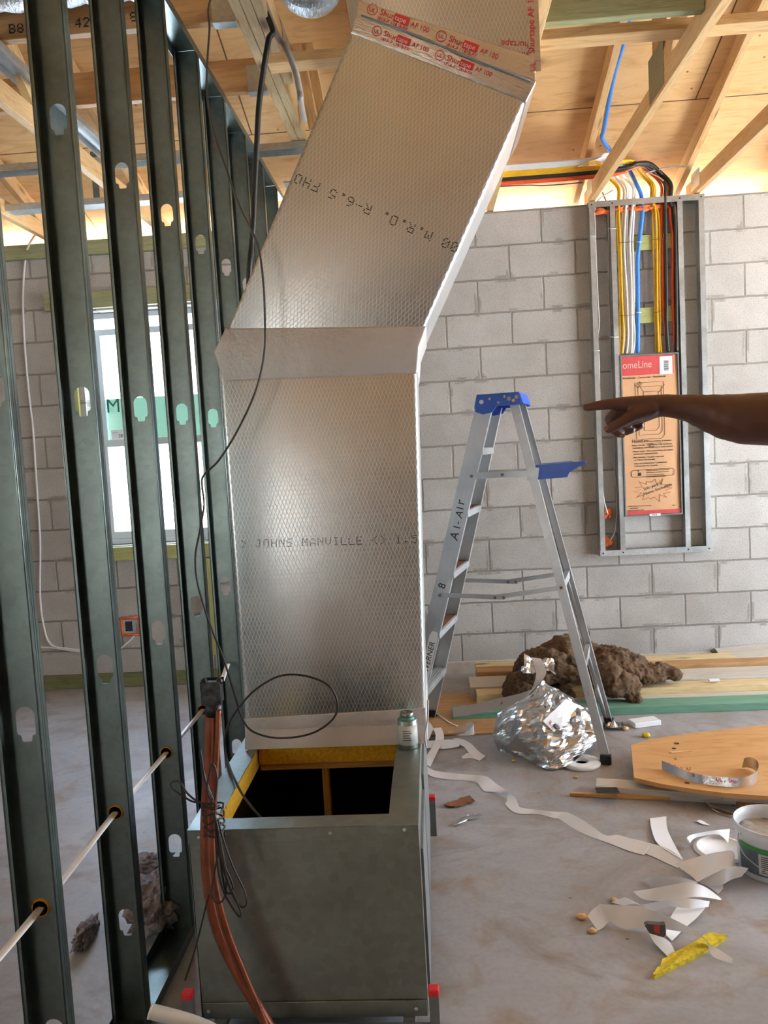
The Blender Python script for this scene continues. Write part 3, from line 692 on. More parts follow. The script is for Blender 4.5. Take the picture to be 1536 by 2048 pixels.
sd_ = empty('equipment_stand', (-.36,2.38,0), 'low steel stand with red-capped corner posts under the galvanized box', 'stand')
for x in (-.0555, -.670):
    for y in (1.864, 2.945):
        q = MB().box((x-.012,y-.012,0),(x+.012,y+.012,.142)).done('post', M['steelgrey'], sd_)
        mm = MB(); mm.box((x-.0135,y-.0135,.138),(x+.0135,y+.0135,.155)); mm.bevel(.003,2); mm.done('end_cap', M['red'], q)
for y in (1.864, 2.945): MB().box((-.657,y-.012,.03),(-.068,y+.012,.056)).done('cross_bar', M['steelgrey'], sd_)
for x in (-.60,-.12): MB().box((x-.015,1.877,.034),(x+.015,2.932,.0595)).done('side_bar', M['steelgrey'], sd_)

# ------------------------------------------------------------------ foil faced duct
DY0, DY1 = 2.44, 2.90
L0, L1, L2, L3 = (-.622,BZ1+.002), (-.628,1.80), (-.141,2.742), (-.112,3.55)
R0, R1, R2, R3 = (-.053,BZ1+.002), (-.022,1.775), (.358,2.512), (.385,3.55)
du = empty('supply_duct', (-.34,2.67,BZ1), 'tall silver foil-faced duct rising from the galvanized box and bending right to the roof', 'duct')
def duct_seg(name, poly, ang, org, mat=None, grow=0, y0=DY0, y1=DY1, bev=.014, parent=du):
    m = MB(); m.prism([(x,y0-grow,z) for x, z in poly], (0,y1-y0+2*grow,0)); m.bevel(bev, 3)
    M4 = Matrix.Translation(org) @ Matrix.Rotation(ang, 4, 'Y')
    bmesh.ops.transform(m.bm, matrix=M4.inverted(), verts=m.bm.verts)
    o = m.done(name, mat or M['foil']); o.parent = parent; o.matrix_parent_inverse = parent_world(parent).inverted(); o.matrix_basis = M4
    for p in o.data.polygons: p.use_smooth = True
    return o
TA = math.atan2(L2[0]-L1[0], L2[1]-L1[1])
seg1 = duct_seg('lower_section', [L0,R0,R1,L1], 0, (-.33,DY0,1.2))
seg2 = duct_seg('slanted_section', [L1,R1,R2,L2], TA, (-.08,DY0,2.2))
seg3 = duct_seg('upper_section', [L2,R2,R3,L3], 0, (.1,DY0,3.0))
def lerp2(a, b, t): return (a[0]+(b[0]-a[0])*t, a[1]+(b[1]-a[1])*t)
def outw(p, dx, dz=0): return (p[0]+dx, p[1]+dz)
g = .004
lb = (aty(452,764,DY0).x-.006, aty(452,764,DY0).z); rb = (aty(830,748,DY0).x+.004, aty(830,748,DY0).z)
tL, tR = .085, .085
lt = lerp2(L1, L2, .075); rt = lerp2(R1, R2, .085)
bend = duct_seg('bend_tape', [outw(lb,-.002),outw(rb,.004),outw(R1,.010),outw(rt,.004),outw(lt,-.006),outw(L1,-.012)], 0, (-.33,DY0,1.8), M['foiltape'], .003, bev=.008)
bend['label'] = 'dull grey foil tape wrapped round the bend'
za = aty(480,1437,DY0).z; zb = aty(848,1415,DY0).z
fb = duct_seg('base_tape', [(L0[0]-.004,BZ1+.002),(R0[0]+.004,BZ1+.002),(R0[0]+.005,zb),(L0[0]-.004,za)], 0, (-.33,DY0,.6), M['foiltape'], .003, bev=.006)
fb['label'] = 'dull grey foil tape round the foot of the duct'
m = MB()
flx = []
for k in range(9): x = L0[0]-.002+(R0[0]-L0[0]+.004)*k/8; flx.append(V((x,DY0-.006-.004*noise.noise(V((k*.9,0,0))),BZ1+.06+.004*noise.noise(V((0,k*1.1,0))))))
m.ribbon(flx, [V((p.x,DY0-.024,BZ1+.0025)) for p in flx]); m.done('base_flap', M['foiltape'], du)
# clear printed tape over the upper joint
tl0, tl1 = lerp2(L2,L1,.052), lerp2(L2,L3,.055); tr0, tr1 = lerp2(R2,R1,.075), lerp2(R2,R3,.07)
jt = duct_seg('joint_tape', [outw(tl0,-.003),outw(tr0,.004),outw(R2,.008),outw(tr1,.004),outw(tl1,-.004),outw(L2,-.008)], TA, (.1,DY0,2.6), M['cleartape'], .003, bev=.007)
jt['label'] = 'clear tape printed in red over the upper joint'
sd2 = V((R2[0]-L2[0], 0, R2[1]-L2[1])).normalized(); up2 = V((0,-1,0)).cross(sd2); up2 = V((-sd2.z,0,sd2.x))
org = V((L2[0],DY0-.0045,L2[1]))
def tape_print(parent, M4, length, size):
    x = .01; w = size
    a = M4.to_3x3() @ V((1,0,0)); b = M4.to_3x3() @ V((0,1,0)); n_ = M4.to_3x3() @ V((0,0,1))
    while x < length-w*8:
        lettering('tape_print', [('UL', x, -w*.36, w*.62), ('Shur', x+w*1.35, -w*.36, w), ('AF 100', x+w*5.4, -w*.30, w*.8), ('181A-P / 181B-FX', x+w*1.2, -w*.98, w*.55)], M['inkred'], parent, M4)
        c = M4 @ V((x+w*3.2,-w*.5,0))
        bxo = MB().prism([c, c+a*w*1.9, c+a*w*1.9+b*w*.95, c+b*w*.95], n_*.0004).done('printed_box', M['inkred'], parent)
        MB().tube([M4 @ V((x+w*.38+w*.62*math.cos(2*PI*k/16), -w*.12+w*.62*math.sin(2*PI*k/16), 0)) for k in range(17)], .0010, 4).done('printed_ring', M['inkred'], parent)
        lettering('box_print', [('tape', x+w*3.3, -w*.32, w*.85)], M['inkwhite'], bxo, M4 @ Matrix.Translation((0,0,.0006)))
        x += w*9.0
tape_print(jt, frame3(org+sd2*.015+up2*.030, sd2, up2), .60, .024)
tape_print(jt, frame3(org+sd2*.05-up2*.022, sd2, up2), .54, .022)
MB().tube([V((L2[0],DY0-.0045,L2[1]))+sd2*.01,V((L2[0],DY0-.006,L2[1]))+sd2*.2+up2*.003,V((L2[0],DY0-.0045,L2[1]))+sd2*.38-up2*.003,V((L2[0],DY0-.0045,L2[1]))+sd2*.54], .0035, 6).done('joint_seam', M['steelgrey'], du)
for st_, dz_, sz_ in (('Shurtape AF 100', .08, .026), ('UL', .03, .022)): lettering('tape_print', [(st_, 0, 0, sz_)], M['inkred'], seg3, frame3((R2[0]+.006,DY0-.003,R2[1]+dz_),(0.02,0,1),(-1,0,0.02)))
m = MB(); m.box((R2[0]-.012,DY0-.0018,R2[1]+.03),(R2[0]+.022,DY0-.0006,R3[1])); m.done('edge_tape', M['cleartape'], du)
w_ = aty(1032,96,DY0)
lettering('tape_print', [('Shurtape', 0, 0, .026), ('181A-P/181', 0, .028, .018)], M['inkred'], seg3, frame3((w_.x+.05,DY0-.001,w_.z+.012),(-1,0,.13),(0,0,-1)))
# dot matrix print on the facing
p0 = aty(482,1095,DY0); p1 = aty(832,1085,DY0)
pitch = (p1.x-p0.x)/(6.6*22.5)
def dot_words(s_, pitch, mat, parent, M4, dw, dh):
    i = 0
    for wd in s_.split(' '):
        dots('printed_text', wd, pitch, mat, parent, M4 @ Matrix.Translation((i*6.6*pitch,0,0)), dw, dh); i += len(wd)+1
dot_words('> JOHNS MANVILLE <> 1.5', pitch, M['ink'], seg1, frame3((p0.x,DY0-.0006,p0.z),(p1.x-p0.x,0,p1.z-p0.z),(0,0,1)), .95, .55)
q0 = aty(918,488,DY0); q1 = aty(588,345,DY0); dirx = (q1-q0); dirx.y = 0
dot_words('00 M.R.D. R-6.5 FHO', dirx.length/(6.6*19), M['ink'], seg2, frame3((q0.x,DY0-.0006,q0.z),dirx.normalized(),(dirx.normalized().z*-1,0,dirx.normalized().x)), 1.0, .6)
# pull strings of tape at the right rear edge
tube_obj('tape_tail', [aty(856,1400,2.415), aty(855,1440,2.412), aty(850,1470,2.410), aty(853,1495,2.405)], .003, M['foiltape'], du)

# cement can on the box
cp = atz(817,1494,BZ1); cn = empty('cement_can', (cp.x,cp.y,BZ1+.001), 'small metal can with a screw lid on the right rear corner of the galvanized box', 'can')
z0 = BZ1+.0012; c = (cp.x,cp.y,z0)
MB().lathe([(.0295,0),(.030,.002),(.030,.088),(.0285,.090),(.027,.089)], c, 28).done('body', M['cabinet'], cn)
lb_ = MB().lathe([(.0303,.014),(.0303,.074)], c, 28).done('paper_label', M['canlabel'], cn)
MB().lathe([(.0275,.089),(.024,.091),(.022,.096),(.0218,.097)], c, 28).done('shoulder', M['mastic'], cn)
MB().lathe([(.0195,.093),(.0205,.094),(.0205,.108),(.0195,.110),(.014,.110),(.0135,.1085),(.0001,.1085)], c, 28).done('lid', M['cabinet'], cn)
m = MB()
for k in range(5): m.box((cp.x-.014,cp.y-.0304,z0+.03+k*.007),(cp.x+.012-.003*(k%3),cp.y-.0300,z0+.0325+k*.007))
m.done('label_print', M['inkgrey'], lb_)

# ------------------------------------------------------------------ line set, wires, drain pipe
ls_ = empty('copper_line_set', (-.45,1.78,0), 'pair of copper tubes rising in front of the galvanized box, taped black at the top', 'pipe')
pl = lambda pts, y: [aty(a,b,y) for a, b in pts]
o = tube_obj('suction_tube', pl([(422,1420),(420,1500),(414,1600),(412,1690),(418,1780),(436,1860),(470,1935),(522,2025)],1.80)+[V((-.425,1.795,.05)),V((-.41,1.79,.0))], .0138, M['copper'], ls_, 14)
o = tube_obj('liquid_tube', pl([(437,1420),(434,1500),(429,1600),(425,1690),(432,1770),(455,1860),(490,1950),(524,2030)],1.775)+[V((-.43,1.765,.05)),V((-.415,1.76,0))], .0065, M['copper'], ls_, 10)
o = tube_obj('liquid_tube', pl([(427,1420),(426,1520),(423,1640)],1.778)+pl([(424,1730),(440,1835),(474,1930),(515,2022)],1.778)+[V((-.44,1.77,.05)),V((-.43,1.765,0))], .005, M['copper'], ls_, 10)
tp = aty(425,1382,1.79)
m = MB(); m.grid(lambda u, v: (tp.x-.023+.046*u+.002*noise.noise(V((u*5,v*5,1))), 1.772+.003*noise.noise(V((u*6,v*6,0))), tp.z-.028+.054*v), 9, 9)
m.grid(lambda u, v: (tp.x-.023+.046*u+.002*noise.noise(V((u*5,v*5,3))), 1.812+.003*noise.noise(V((u*6,v*6,7))), tp.z-.028+.054*v), 9, 9)
m.box((tp.x-.021,1.776,tp.z-.026),(tp.x+.021,1.808,tp.z+.022)); m.done('tape_wrap', M['blacktape'], ls_)
MB().tube([tp+V((-.001,0,-.058)),tp+V((0,0,-.026))], .020, 12, flat=.9).done('tape_wrap', M['blacktape'], ls_)
m = MB()
for s_ in (-1,1): m.tube([tp+V((s_*.018,0,.018)),tp+V((s_*.019,0,.026)),tp+V((s_*.022,0,.030))], [.008,.008,.004], 8)
m.done('tape_wrap', M['blacktape'], ls_)
cw = empty('wire_bundle', aty(428,1625,1.76), 'tangle of dark brown wire tied round the copper tubes', 'wire')
y_ = 1.752
loops = [[(430,1606),(410,1606),(385,1603),(366,1592),(348,1580),(341,1568),(350,1562),(362,1566),(374,1586),(396,1603),(426,1612)],
 [(428,1622),(438,1690),(450,1750),(468,1795),(484,1814),(493,1806),(488,1780),(468,1738),(450,1690),(436,1640)],
 [(430,1625),(434,1720),(444,1775),(460,1808),(478,1833),(482,1825),(470,1795),(452,1750),(442,1690),(432,1640)],
 [(430,1640),(436,1700),(428,1750),(424,1785),(432,1805),(446,1800),(452,1775),(450,1730),(440,1680),(432,1636)],
 [(427,1602),(412,1560),(402,1520),(400,1498),(404,1520),(410,1560),(424,1600)],
 [(430,1600),(434,1560),(430,1535),(424,1528),(420,1540),(414,1580),(426,1606)],
 [(432,1640),(446,1720),(462,1760),(466,1780),(454,1786),(446,1760),(438,1700)]]
for i, lp in enumerate(loops):
    tube_obj('wire_loop', [aty(a,b,y_-.004*(i%3)+.002*math.sin(k)) for k, (a, b) in enumerate(lp)], .0024, M['brownwire'], cw, 6, 6)
wr = []
cz = aty(424,1655,1.79)
for k in range(60):
    a = 2*PI*k/12; wr.append(V((cz.x-.001+.024*math.cos(a)+.008, 1.786+.030*math.sin(a), cz.z-.02+.085*k/60+.004*math.sin(k*1.7))))
MB().tube(wr, .0024, 6).done('wire_wrap', M['brownwire'], cw)
tube_obj('wire_tail', [aty(418,1790,1.77),aty(411,1815,1.77),aty(395,1880,1.775),aty(383,1920,1.78),aty(370,1960,1.80)], .0022, M['brownwire'], cw, 6)
o = tube_obj('thermostat_wire', [V((-.44,2.36,3.08)),V((-.46,2.33,2.9))]+pl([(421,0),(419,60),(414,140),(416,210),(432,280),(455,345),(478,410),(500,455),(518,500),(527,570),(530,640),(529,700),(518,760),(500,810),(470,870),(438,920),(408,950),(404,970),(408,1010),(400,1060),(391,1110),(394,1160),(410,1220),(428,1270),(448,1320)],2.33)
 + pl([(468,1385),(482,1430),(504,1462),(556,1476),(620,1468),(664,1440),(675,1408),(658,1372),(612,1352),(560,1352),(510,1380),(470,1425),(452,1465),(452,1510)],2.36)+[atz(470,1560,.575),atz(500,1610,.55),V((-.42,2.0,.45)),V((-.38,2.06,.35))], .0032, M['brownwire'], None, 8, 8); tag(o, 'thin dark wire hanging loosely in front of the silver duct and looping into the box', 'wire')
o = tube_obj('power_cable', [V((-.60,3.15,3.26)),V((-.585,3.10,3.262))]+pl([(543,52),(537,80),(527,140),(518,210),(514,280),(509,380),(507,440),(503,490)],3.08)+pl([(500,520),(498,560),(500,640),(500,800)],3.06), .0105, M['black'], None, 10); tag(o, 'thick black cable hanging from the doubled beam beside the duct', 'cable')
o = tube_obj('beam_cable', [V((-.56,3.02,3.262))]+pl([(552,66),(570,92),(590,140),(600,185),(601,200)],3.12)+[aty(604,215,3.5),aty(609,240,3.65)], .012, M['greycable'], None, 10); tag(o, 'thick grey cable draped over the right side of the doubled beam', 'cable')
def flexduct(name, pts, r, label):
    sp = spline(pts, 24); n = len(sp); rr = [r*(1+.05*math.sin(i*1.9)+.03*noise.noise(V((i*.7,0,0)))) for i in range(n)]
    o = MB().tube(sp, rr, 28).done(name, M['flex']); return tag(o, label, 'flexible duct', 'silver flexible ducts overhead')
c = aty(625,40,2.62)
flexduct('flexible_duct', [V((c.x+.02,2.36,c.z+.52)),V((c.x+.01,2.44,c.z+.26)),V((c.x,2.60,c.z+.125)),V((c.x-.01,2.76,c.z+.26)),V((c.x-.02,2.84,c.z+.52))], .105, 'crinkled silver flexible duct at the top edge between the beam and the duct')
c = aty(170,8,2.9)
flexduct('flexible_duct', [V((-2.2,2.92,c.z+.12)),V((-1.6,2.92,c.z+.13)),V((-.95,2.90,c.z+.12))], .11, 'crinkled silver flexible duct peeping over the stamped joist at top left')
dp = [aty(303,2023,1.72), V((-.607,1.72,.177)), V((-.52,1.70,.145)), V((-.47,1.68,.09)), V((-.46,1.675,0))]
dr = empty('drain_pipe', V((-.46,1.675,0)), 'white plastic drain pipe with an open end poking up at the bottom edge', 'pipe')
MB().tube(spline(dp,8), .0165, 20, cap=False).done('pipe', M['pvc'], dr)
d = (dp[1]-dp[0]).normalized()
MB().tube([dp[0]-d*.004,dp[0]+d*.001], .0172, 20).done('pipe_cap', M['pvc'], dr)
# ------------------------------------------------------------------ breaker panel frame on the block wall
FY = 5.036
z1 = lambda x, y: (1140+x/4.518, 300+y/4.518)
z2 = lambda x, y: (1140+x/3.879, 680+y/3.879)
pf = empty('steel_stud_frame', aty(1300,1105,WY-.03), 'tall rectangular steel stud frame fixed to the block wall around the breaker panel', 'frame')
FM = M['frame']; TH = .0014
xs_t = [aty(x,408,FY).x for x in (1178,1188,1221,1231,1353.5,1363.5,1397,1407.5)]
zt, zb_ = aty(1290,396,FY).z, aty(1315,1107,FY).z
xl, xr = aty(1180,405,FY).x, aty(1409,700,FY).x+.012
xb = [aty(x,1095,FY).x for x in (1201,1211,1240,1250,1373,1383,1413,1424)]
xx = [(a+b)/2 for a, b in zip(xs_t, xb)]
for i in range(4):
    x0, x1 = xx[2*i], xx[2*i+1]
    if x1-x0 < .030: c_ = (x0+x1)/2; x0, x1 = c_-.015, c_+.015
    xx[2*i], xx[2*i+1] = x0, x1
    web = x0 if i in (0, 2) else x1-TH
    m = MB(); m.box((x0,FY,zb_+.004),(x1,FY+TH,zt-.004)); m.box((x0,WY-.003,zb_+.004),(x1,WY-.003+TH,zt-.004))
    m.box((web,FY+TH,zb_+.004),(web+TH,WY-.003,zt-.004))
    po = m.done('post', FM, pf)
    for z in (zt-.10, zt-.62, zb_+.10, zb_+.42):
        xo = web+(TH+.0004 if i in (0,2) else -.0004); s_ = 1 if i in (0,2) else -1
        MB().prism([(xo,FY+.02,z-.03),(xo,FY+.045,z-.03),(xo,FY+.045,z+.03),(xo,FY+.02,z+.03)], (s_*.0004,0,0)).done('punchout', M['chip'], po)
for nm, z0, z1_ in (('top_rail', zt-.034, zt), ('bottom_rail', zb_, zb_+.034)):
    m = MB(); m.box((xx[0]-.004,FY-.002,z0),(xx[7]+.004,FY-.0004,z1_)); m.box((xx[0]-.004,WY-.0026,z0),(xx[7]+.004,WY-.0012,z1_))
    zz = z1_ if nm == 'top_rail' else z0-TH
    m.box((xx[0]-.004,FY-.002,zz),(xx[7]+.004,WY-.0012,zz+TH)); rl = m.done(nm, FM, pf)
    for i in range(4): MB().lathe([(.005,0),(.005,-.002),(.0001,-.003)], ((xx[2*i]+xx[2*i+1])/2,FY-.002,(z0+z1_)/2), 10, 'y').done('screw', M['black'], rl)
# wooden blocks behind the cables
for i, (a, b) in enumerate(((470,500),(615,646))):
    t0 = aty(1296,a,WY-.03); t1 = aty(1296,b,WY-.03)
    o = board('nailing_block', (xx[3]+.004,WY-.0205,(t0.z+t1.z)/2), (xx[4]-.004,WY-.0205,(t0.z+t1.z)/2), t0.z-t1.z, .036, M['ptyellow'], up=(0,-1,0))
    tag(o, ('upper' if i == 0 else 'lower')+' greenish wooden block crossing behind the coloured cables', 'block', 'wooden blocks behind the cables')
# breaker panel with its cardboard cover
ex0, ex1 = aty(1239,870,FY-.004).x-.002+.012*0, aty(1361,870,FY-.004).x+.002
et, eb = aty(1298,708,FY-.004).z, aty(1308,1031,FY-.004).z
ex0 = max(ex0, xx[3]+.002); ex1 = min(ex1, xx[4]-.002)
ep = empty('breaker_panel', ((ex0+ex1)/2,WY,eb), 'breaker panel between the steel posts, its opening covered by printed brown cardboard', 'panel')
y0 = FY-.006
rect_frame('enclosure', ex0, ex1, eb, et, y0, WY-.004, .008, M['steelgrey'], ep)
MB().box((ex0+.008,WY-.012,eb+.008),(ex1-.008,WY-.008,et-.008)).done('enclosure_back', M['steelgrey'], ep)
cx0, cx1, cb, ct = ex0+.009, ex1-.009, eb+.009, et-.009
W_, H_ = cx1-cx0, ct-cb
cdm = MB(); cdm.grid(lambda u, v: (cx0+W_*u, y0+.006+.010*max(0,(u-.75)/.25)**2*(.5+.5*math.sin(v*7)), cb+H_*v), 22, 22)
cdm.box((cx0,y0+.020,cb),(cx1,y0+.022,ct))
card = cdm.done('cardboard_cover', M['card'], ep)
F = frame3((cx0,y0+.0052,cb), (1,0,0), (0,0,1))        # plane of the print, metres from its lower left corner
def flat(name, x0, x1, y0_, y1_, mat, dz=0, parent=card): 
    return MB().prism([F @ V((a,b,dz)) for a, b in ((x0,y0_),(x1,y0_),(x1,y1_),(x0,y1_))], F.to_3x3() @ V((0,0,.0004))).done(name, mat, parent)
hb = .118*H_
flat('red_band', 0, W_*.93, H_-hb, H_, M['cardred'])
flat('red_band', W_*.02, W_, 0, .026*H_, M['cardred'])
lettering('brand_print', [('omeLine', .004, H_-hb*.62, .062, {'sx_': .82})], M['inkwhite'], card, F @ Matrix.Translation((0,0,.0008)))
lettering('small_print', [('Residential  · Comercial  · Residencial', .004, H_-hb-.020, .017)], M['ink'], card, F)
sl_ = flat('barcode_label', W_*.68, W_*.91, H_-hb*1.03, H_-.010, M['paper'], .0012)
m = MB()
for k in range(14):
    a = H_-hb*.86+k*.0047; m.prism([F @ V(p) for p in ((W_*.755,a,.0018),(W_*.84,a,.0018),(W_*.84,a+(.0018+.0014*(k*7%3)),.0018),(W_*.755,a+(.0018+.0014*(k*7%3)),.0018))], F.to_3x3() @ V((0,0,.0002)))
m.done('barcode', M['inkgrey'], sl_)
def fr_(px, py): q = aty(px, py, y0+.005); return (q.x-cx0, q.z-cb)
m = MB()
def line(pts, r=.0010, closed=True):
    q = [F @ V((x,y,.0004)) for x, y in pts]; m.tube(q+([q[0],] if closed else []), r, 4)
for a, b in (((1270,766),(1330,876)),((1276,774),(1325,868)),((1287,784),(1319,860))):
    x0_, yt_ = fr_(*a); x1_, yb_ = fr_(*b)
    line([(x0_,yt_),(x1_,yt_),(x1_,yb_+.02),(x1_-.02,yb_),(x0_,yb_)])
a = fr_(1277,768); b = fr_(1287,784); line([a, b], .001, False); a = fr_(1329,768); b = fr_(1319,784); line([a, b], .001, False)
a = fr_(1278,768); 
for k in range(5): line([(a[0]-.022+.006*k,a[1]-.008+.006*k),(a[0]-.004+.006*k,a[1]-.026+.006*k)], .0012, False)
line([fr_(1290,887),fr_(1325,885)], .0007, False)
bx0, by0 = fr_(1263,955); bx1, by1 = fr_(1349,936)
line([(bx0+.01,by0),(bx1-.01,by0+.002),(bx1,by0+.012),(bx1,by1-.01),(bx1-.01,by1),(bx0+.01,by1-.002),(bx0,by1-.012),(bx0,by0+.01)], .0014)
m.done('line_drawing', M['ink'], card)
qx = fr_(1276,952); flat('printed_square', qx[0], qx[0]+.020, qx[1], qx[1]+.02, M['ink'])
sb = fr_(1306,980); pts = []
for k in range(28):
    r = 1.0 if k % 2 == 0 else .62
    pts.append((sb[0]+.135*W_*0+.118*r*math.cos(2*PI*k/28+.1), sb[1]+.068*r*(1+.2*math.sin(k*2.1))*math.sin(2*PI*k/28+.1)))
m = MB(); line(pts, .0011); m.done('starburst', M['inkbrown'], card)
T = lambda px, py: fr_(px, py)
it = []
def tx(s, px, py, size, **k): p = T(px, py); it.append((s, p[0], p[1], size, k))
tx('HomeLine', 1264, 886, .030, sx_=.8)
tx('Aprovéchese al máximo', 1298, 884, .014)
for s, px, py in (('· Mayor Surtido - Alternativas CSA sin Menos',1262,893),('  Enchufables a Interruptores de doble función',1263,898),('· Menor costo - Alternativas fáciles de instalar',1264,905),('  alambrados convencionales',1265,910),
                  ('· Más Facilidad - Tamaño mejorado',1265,917),('  en Tablero de circuitos',1266,922),('· Líder en la Industria en Confiabilidad',1266,929),('  y Protección de Circuitos',1267,934)):
    tx(s, px, py, .0135)
for s, px, py in (('Requiere adaptador si está marcado',1293,942),('Electrificados por cables anteriores',1293,946),('Remueva la tapa de abertura',1293,951),('Puertas Vendidas por separado',1293,955)): tx(s, px, py, .0095)
tx('A', 1275, 944, .016); tx('11.00 in', 1297, 889, .010); tx('280 mm', 1297, 894, .010)
tx('Sólo para el', 1288, 981, .025, rot=.30); tx('Nuevo Enchufable', 1288, 991, .025, rot=.30)
tx('© 2004 Todos los derechos reservados', 1256, 1014, .009); tx('40270-400-01', 1260, 1018, .009); tx('Impreso en papel reciclado', 1256, 1022, .009); tx('4/05', 1345, 1012, .010)
lettering('carton_print', it, M['ink'], card, F)
sk = MB().box((cx0+W_*.42,y0-.0012,eb-.002),(cx0+W_*.62,y0-.0004,eb+.012)).done('white_sticker', M['paper'], ep)
lettering('sticker_print', [('40A4L', cx0+W_*.46, eb+.001, .013)], M['ink'], sk, frame3((0,y0-.0014,0),(1,0,0),(0,0,1)))
# orange foam where cables pass the frame
fy_ = FY+.02
for i, (x0_, x1_, y_p, n_) in enumerate(((1189,1220,417,3),(1233,1262,415,4),(1262,1300,413,4),(1300,1350,411,5))):
    a = aty(x0_,y_p,fy_); b = aty(x1_,y_p-2,fy_)
    foam('foam_sealant', ((a.x+b.x)/2, fy_+.010, zt-.052), (b.x-a.x)*.55, .022, .019, ['orange foam blob at the top left bay of the panel frame','orange foam blob above the yellow cables left of the white ones','orange foam blob above the blue conduit','orange foam blob above the black and orange cables'][i], None, n_+3)
for i, (px, py) in enumerate(((1214,1029),(1215,1083))):
    foam('foam_sealant', aty(px,py,WY-.016), .028, .018, .03, ('upper' if i == 0 else 'lower')+' orange foam blob at the bottom left bay of the panel frame', None, 6)
# cables
CY = 5.058
def run(name, mat, r, pts, label, cat, up=None, group='cables dropping into the breaker panel', cy=CY, endz=None):
    up = [p+V((0,cy-CY,0)) if p.y > 5.03 else p for p in (up or [])]
    P = [aty(*z1(x, y), cy) for x, y in pts]
    P = (up or []) + P
    o = tube_obj(name, P, r, mat, None, 8, 7); tag(o, label, cat, group); return o
def over(tx_, k, row, rad=.008):
    """the part above the frame: lies on the bottom chords along the wall head, hops back over the others, then drops into the top rail"""
    z = 2.9905+rad+.002; sl_ = (aty(1100,row,1.0).z-CAMH); y = min((z-CAMH)/sl_, 5.0); xt = aty(*z1(tx_,395),CY).x
    return [V((-.74,y,z)), V((.1,y,z+.001)), V((.5,y,z)), V((xt-.36,y,z+.002)), V((xt-.26,y+.012,z+.026)), V((xt-.16,y*.6+5.04*.4,3.050)), V((xt-.06,5.045,3.030)), V((xt,CY,2.965)), V((xt,CY,2.89)), aty(*z1(tx_,500),CY)]
run('yellow_cable', M['yellow'], .0065, [(430,520),(425,620),(430,760),(440,900),(450,1200),(455,1500),(452,1850)], 'leftmost of the two yellow cables against the left inner post', 'cable', over(430,0,338.5))
run('yellow_cable', M['yellow'], .0065, [(442,560),(448,700),(456,900),(466,1200),(475,1450),(486,1650),(472,1840)], 'second yellow cable from the left, touching the white bundle', 'cable', over(440,1,336.3), cy=CY-.010)
wl = ['leftmost white cable of the white bundle','second white cable of the white bundle','middle white cable of the white bundle','fourth white cable of the white bundle','rightmost white cable, next to the blue conduit']
for i, q in enumerate(([(480,520),(465,800),(470,1000),(490,1200),(500,1500),(495,1700),(475,1840)],[(503,520),(490,800),(494,1000),(510,1250),(520,1500),(525,1700),(510,1840)],[(517,520),(515,800),(524,1000),(535,1250),(540,1500),(542,1700),(528,1840)],[(563,520),(540,800),(545,1000),(555,1250),(556,1500),(560,1700),(552,1840)],[(580,520),(565,800),(570,1000),(576,1300),(573,1500),(585,1700),(566,1840)])):
    run('white_cable', M['whitecable'], .0068, q, wl[i], 'cable', over(q[0][0], i*.5, 324.6+(4-i)*2.2), cy=CY-.010*(i%2))
z3 = lambda x, y: (1000+x/2.866, y/2.866)
bl = [V((aty(1255,50,3.95).x, 3.95, deckz(3.95)-.03))]
for (x, y) in ((740,110),(705,255),(660,400),(620,600),(595,740),(585,790),(620,850),(690,920),(745,985)):
    px, py = z3(x, y); d = ray(px, py); tt = (3.10+(WY)*DS-CAMH-.03)/(d.z+DS*d.y); bl.append(CAM+d*tt)
bl += [aty(*z1(600,310),5.06), aty(*z1(640,400),CY)]
run('blue_conduit', M['blue'], .0125, [(655,520),(650,620),(626,830),(610,1000),(612,1200),(615,1500),(612,1832)], 'thick blue conduit running up the roof plywood and down into the panel', 'conduit', bl)
yl = ['left one of the three yellow cables right of the blue conduit','middle one of the three yellow cables right of the blue conduit','right one of the three yellow cables, beside the orange cable']
for i, q in enumerate(([(748,510),(750,700),(755,900),(765,1100),(770,1400),(775,1600),(780,1832)],[(766,510),(780,700),(785,1000),(786,1300),(790,1500),(800,1832)],[(782,520),(805,640),(810,900),(808,1200),(815,1500),(812,1700),(825,1832)])):
    run('yellow_cable', M['yellow'], .0070, q, yl[i], 'cable', over(q[0][0]-20, 2.5, 345.5-i*2.3), cy=CY-.010*(i%2))
run('orange_cable', M['orange'], .0085, [(828,510),(825,700),(838,900),(841,1200),(842,1450),(862,1650),(893,1822)], 'orange cable directly right of the yellow group, slanting right at its foot', 'cable', over(825,1.5,361.5,.009), cy=CY+.004)
run('black_cable', M['blackcable'], .0110, [(858,510),(862,700),(866,1000),(870,1300),(872,1600),(888,1822)], 'thick black cable between the two orange cables', 'cable', over(850,2,352,.011), cy=CY-.016)
run('orange_cable', M['orange'], .0095, [(903,500),(906,620),(928,780),(930,1000),(926,1200),(931,1400),(941,1600),(956,1822)], 'rightmost orange cable, near the right inner post', 'cable', over(880,1,358.0,.0095), cy=CY+.004)
run('black_cable', M['blackcable'], .0120, [(938,510),(950,700),(955,1000),(960,1400),(964,1822)], 'black cable hard against the right inner post', 'cable', over(905,2,348.6,.012), cy=CY-.012)
P = [aty(1226,380,5.1), aty(*z1(236,480),CY)]+[aty(*z1(x,y),CY) for x, y in ((228,700),(235,950),(245,1200),(255,1400),(264,1570),(250,1700),(262,1890))]+[aty(*z2(x,y),CY) for x, y in ((228,300),(226,500),(236,760),(246,1000),(258,1200),(272,1280),(292,1345))]+[aty(1214,1029,WY-.02)]
o = tube_obj('thin_white_cable', P, .0042, M['whitecable'], None, 6, 6); tag(o, 'thin white cable down the outer left post of the panel frame', 'cable', 'thin cables in the left bay')
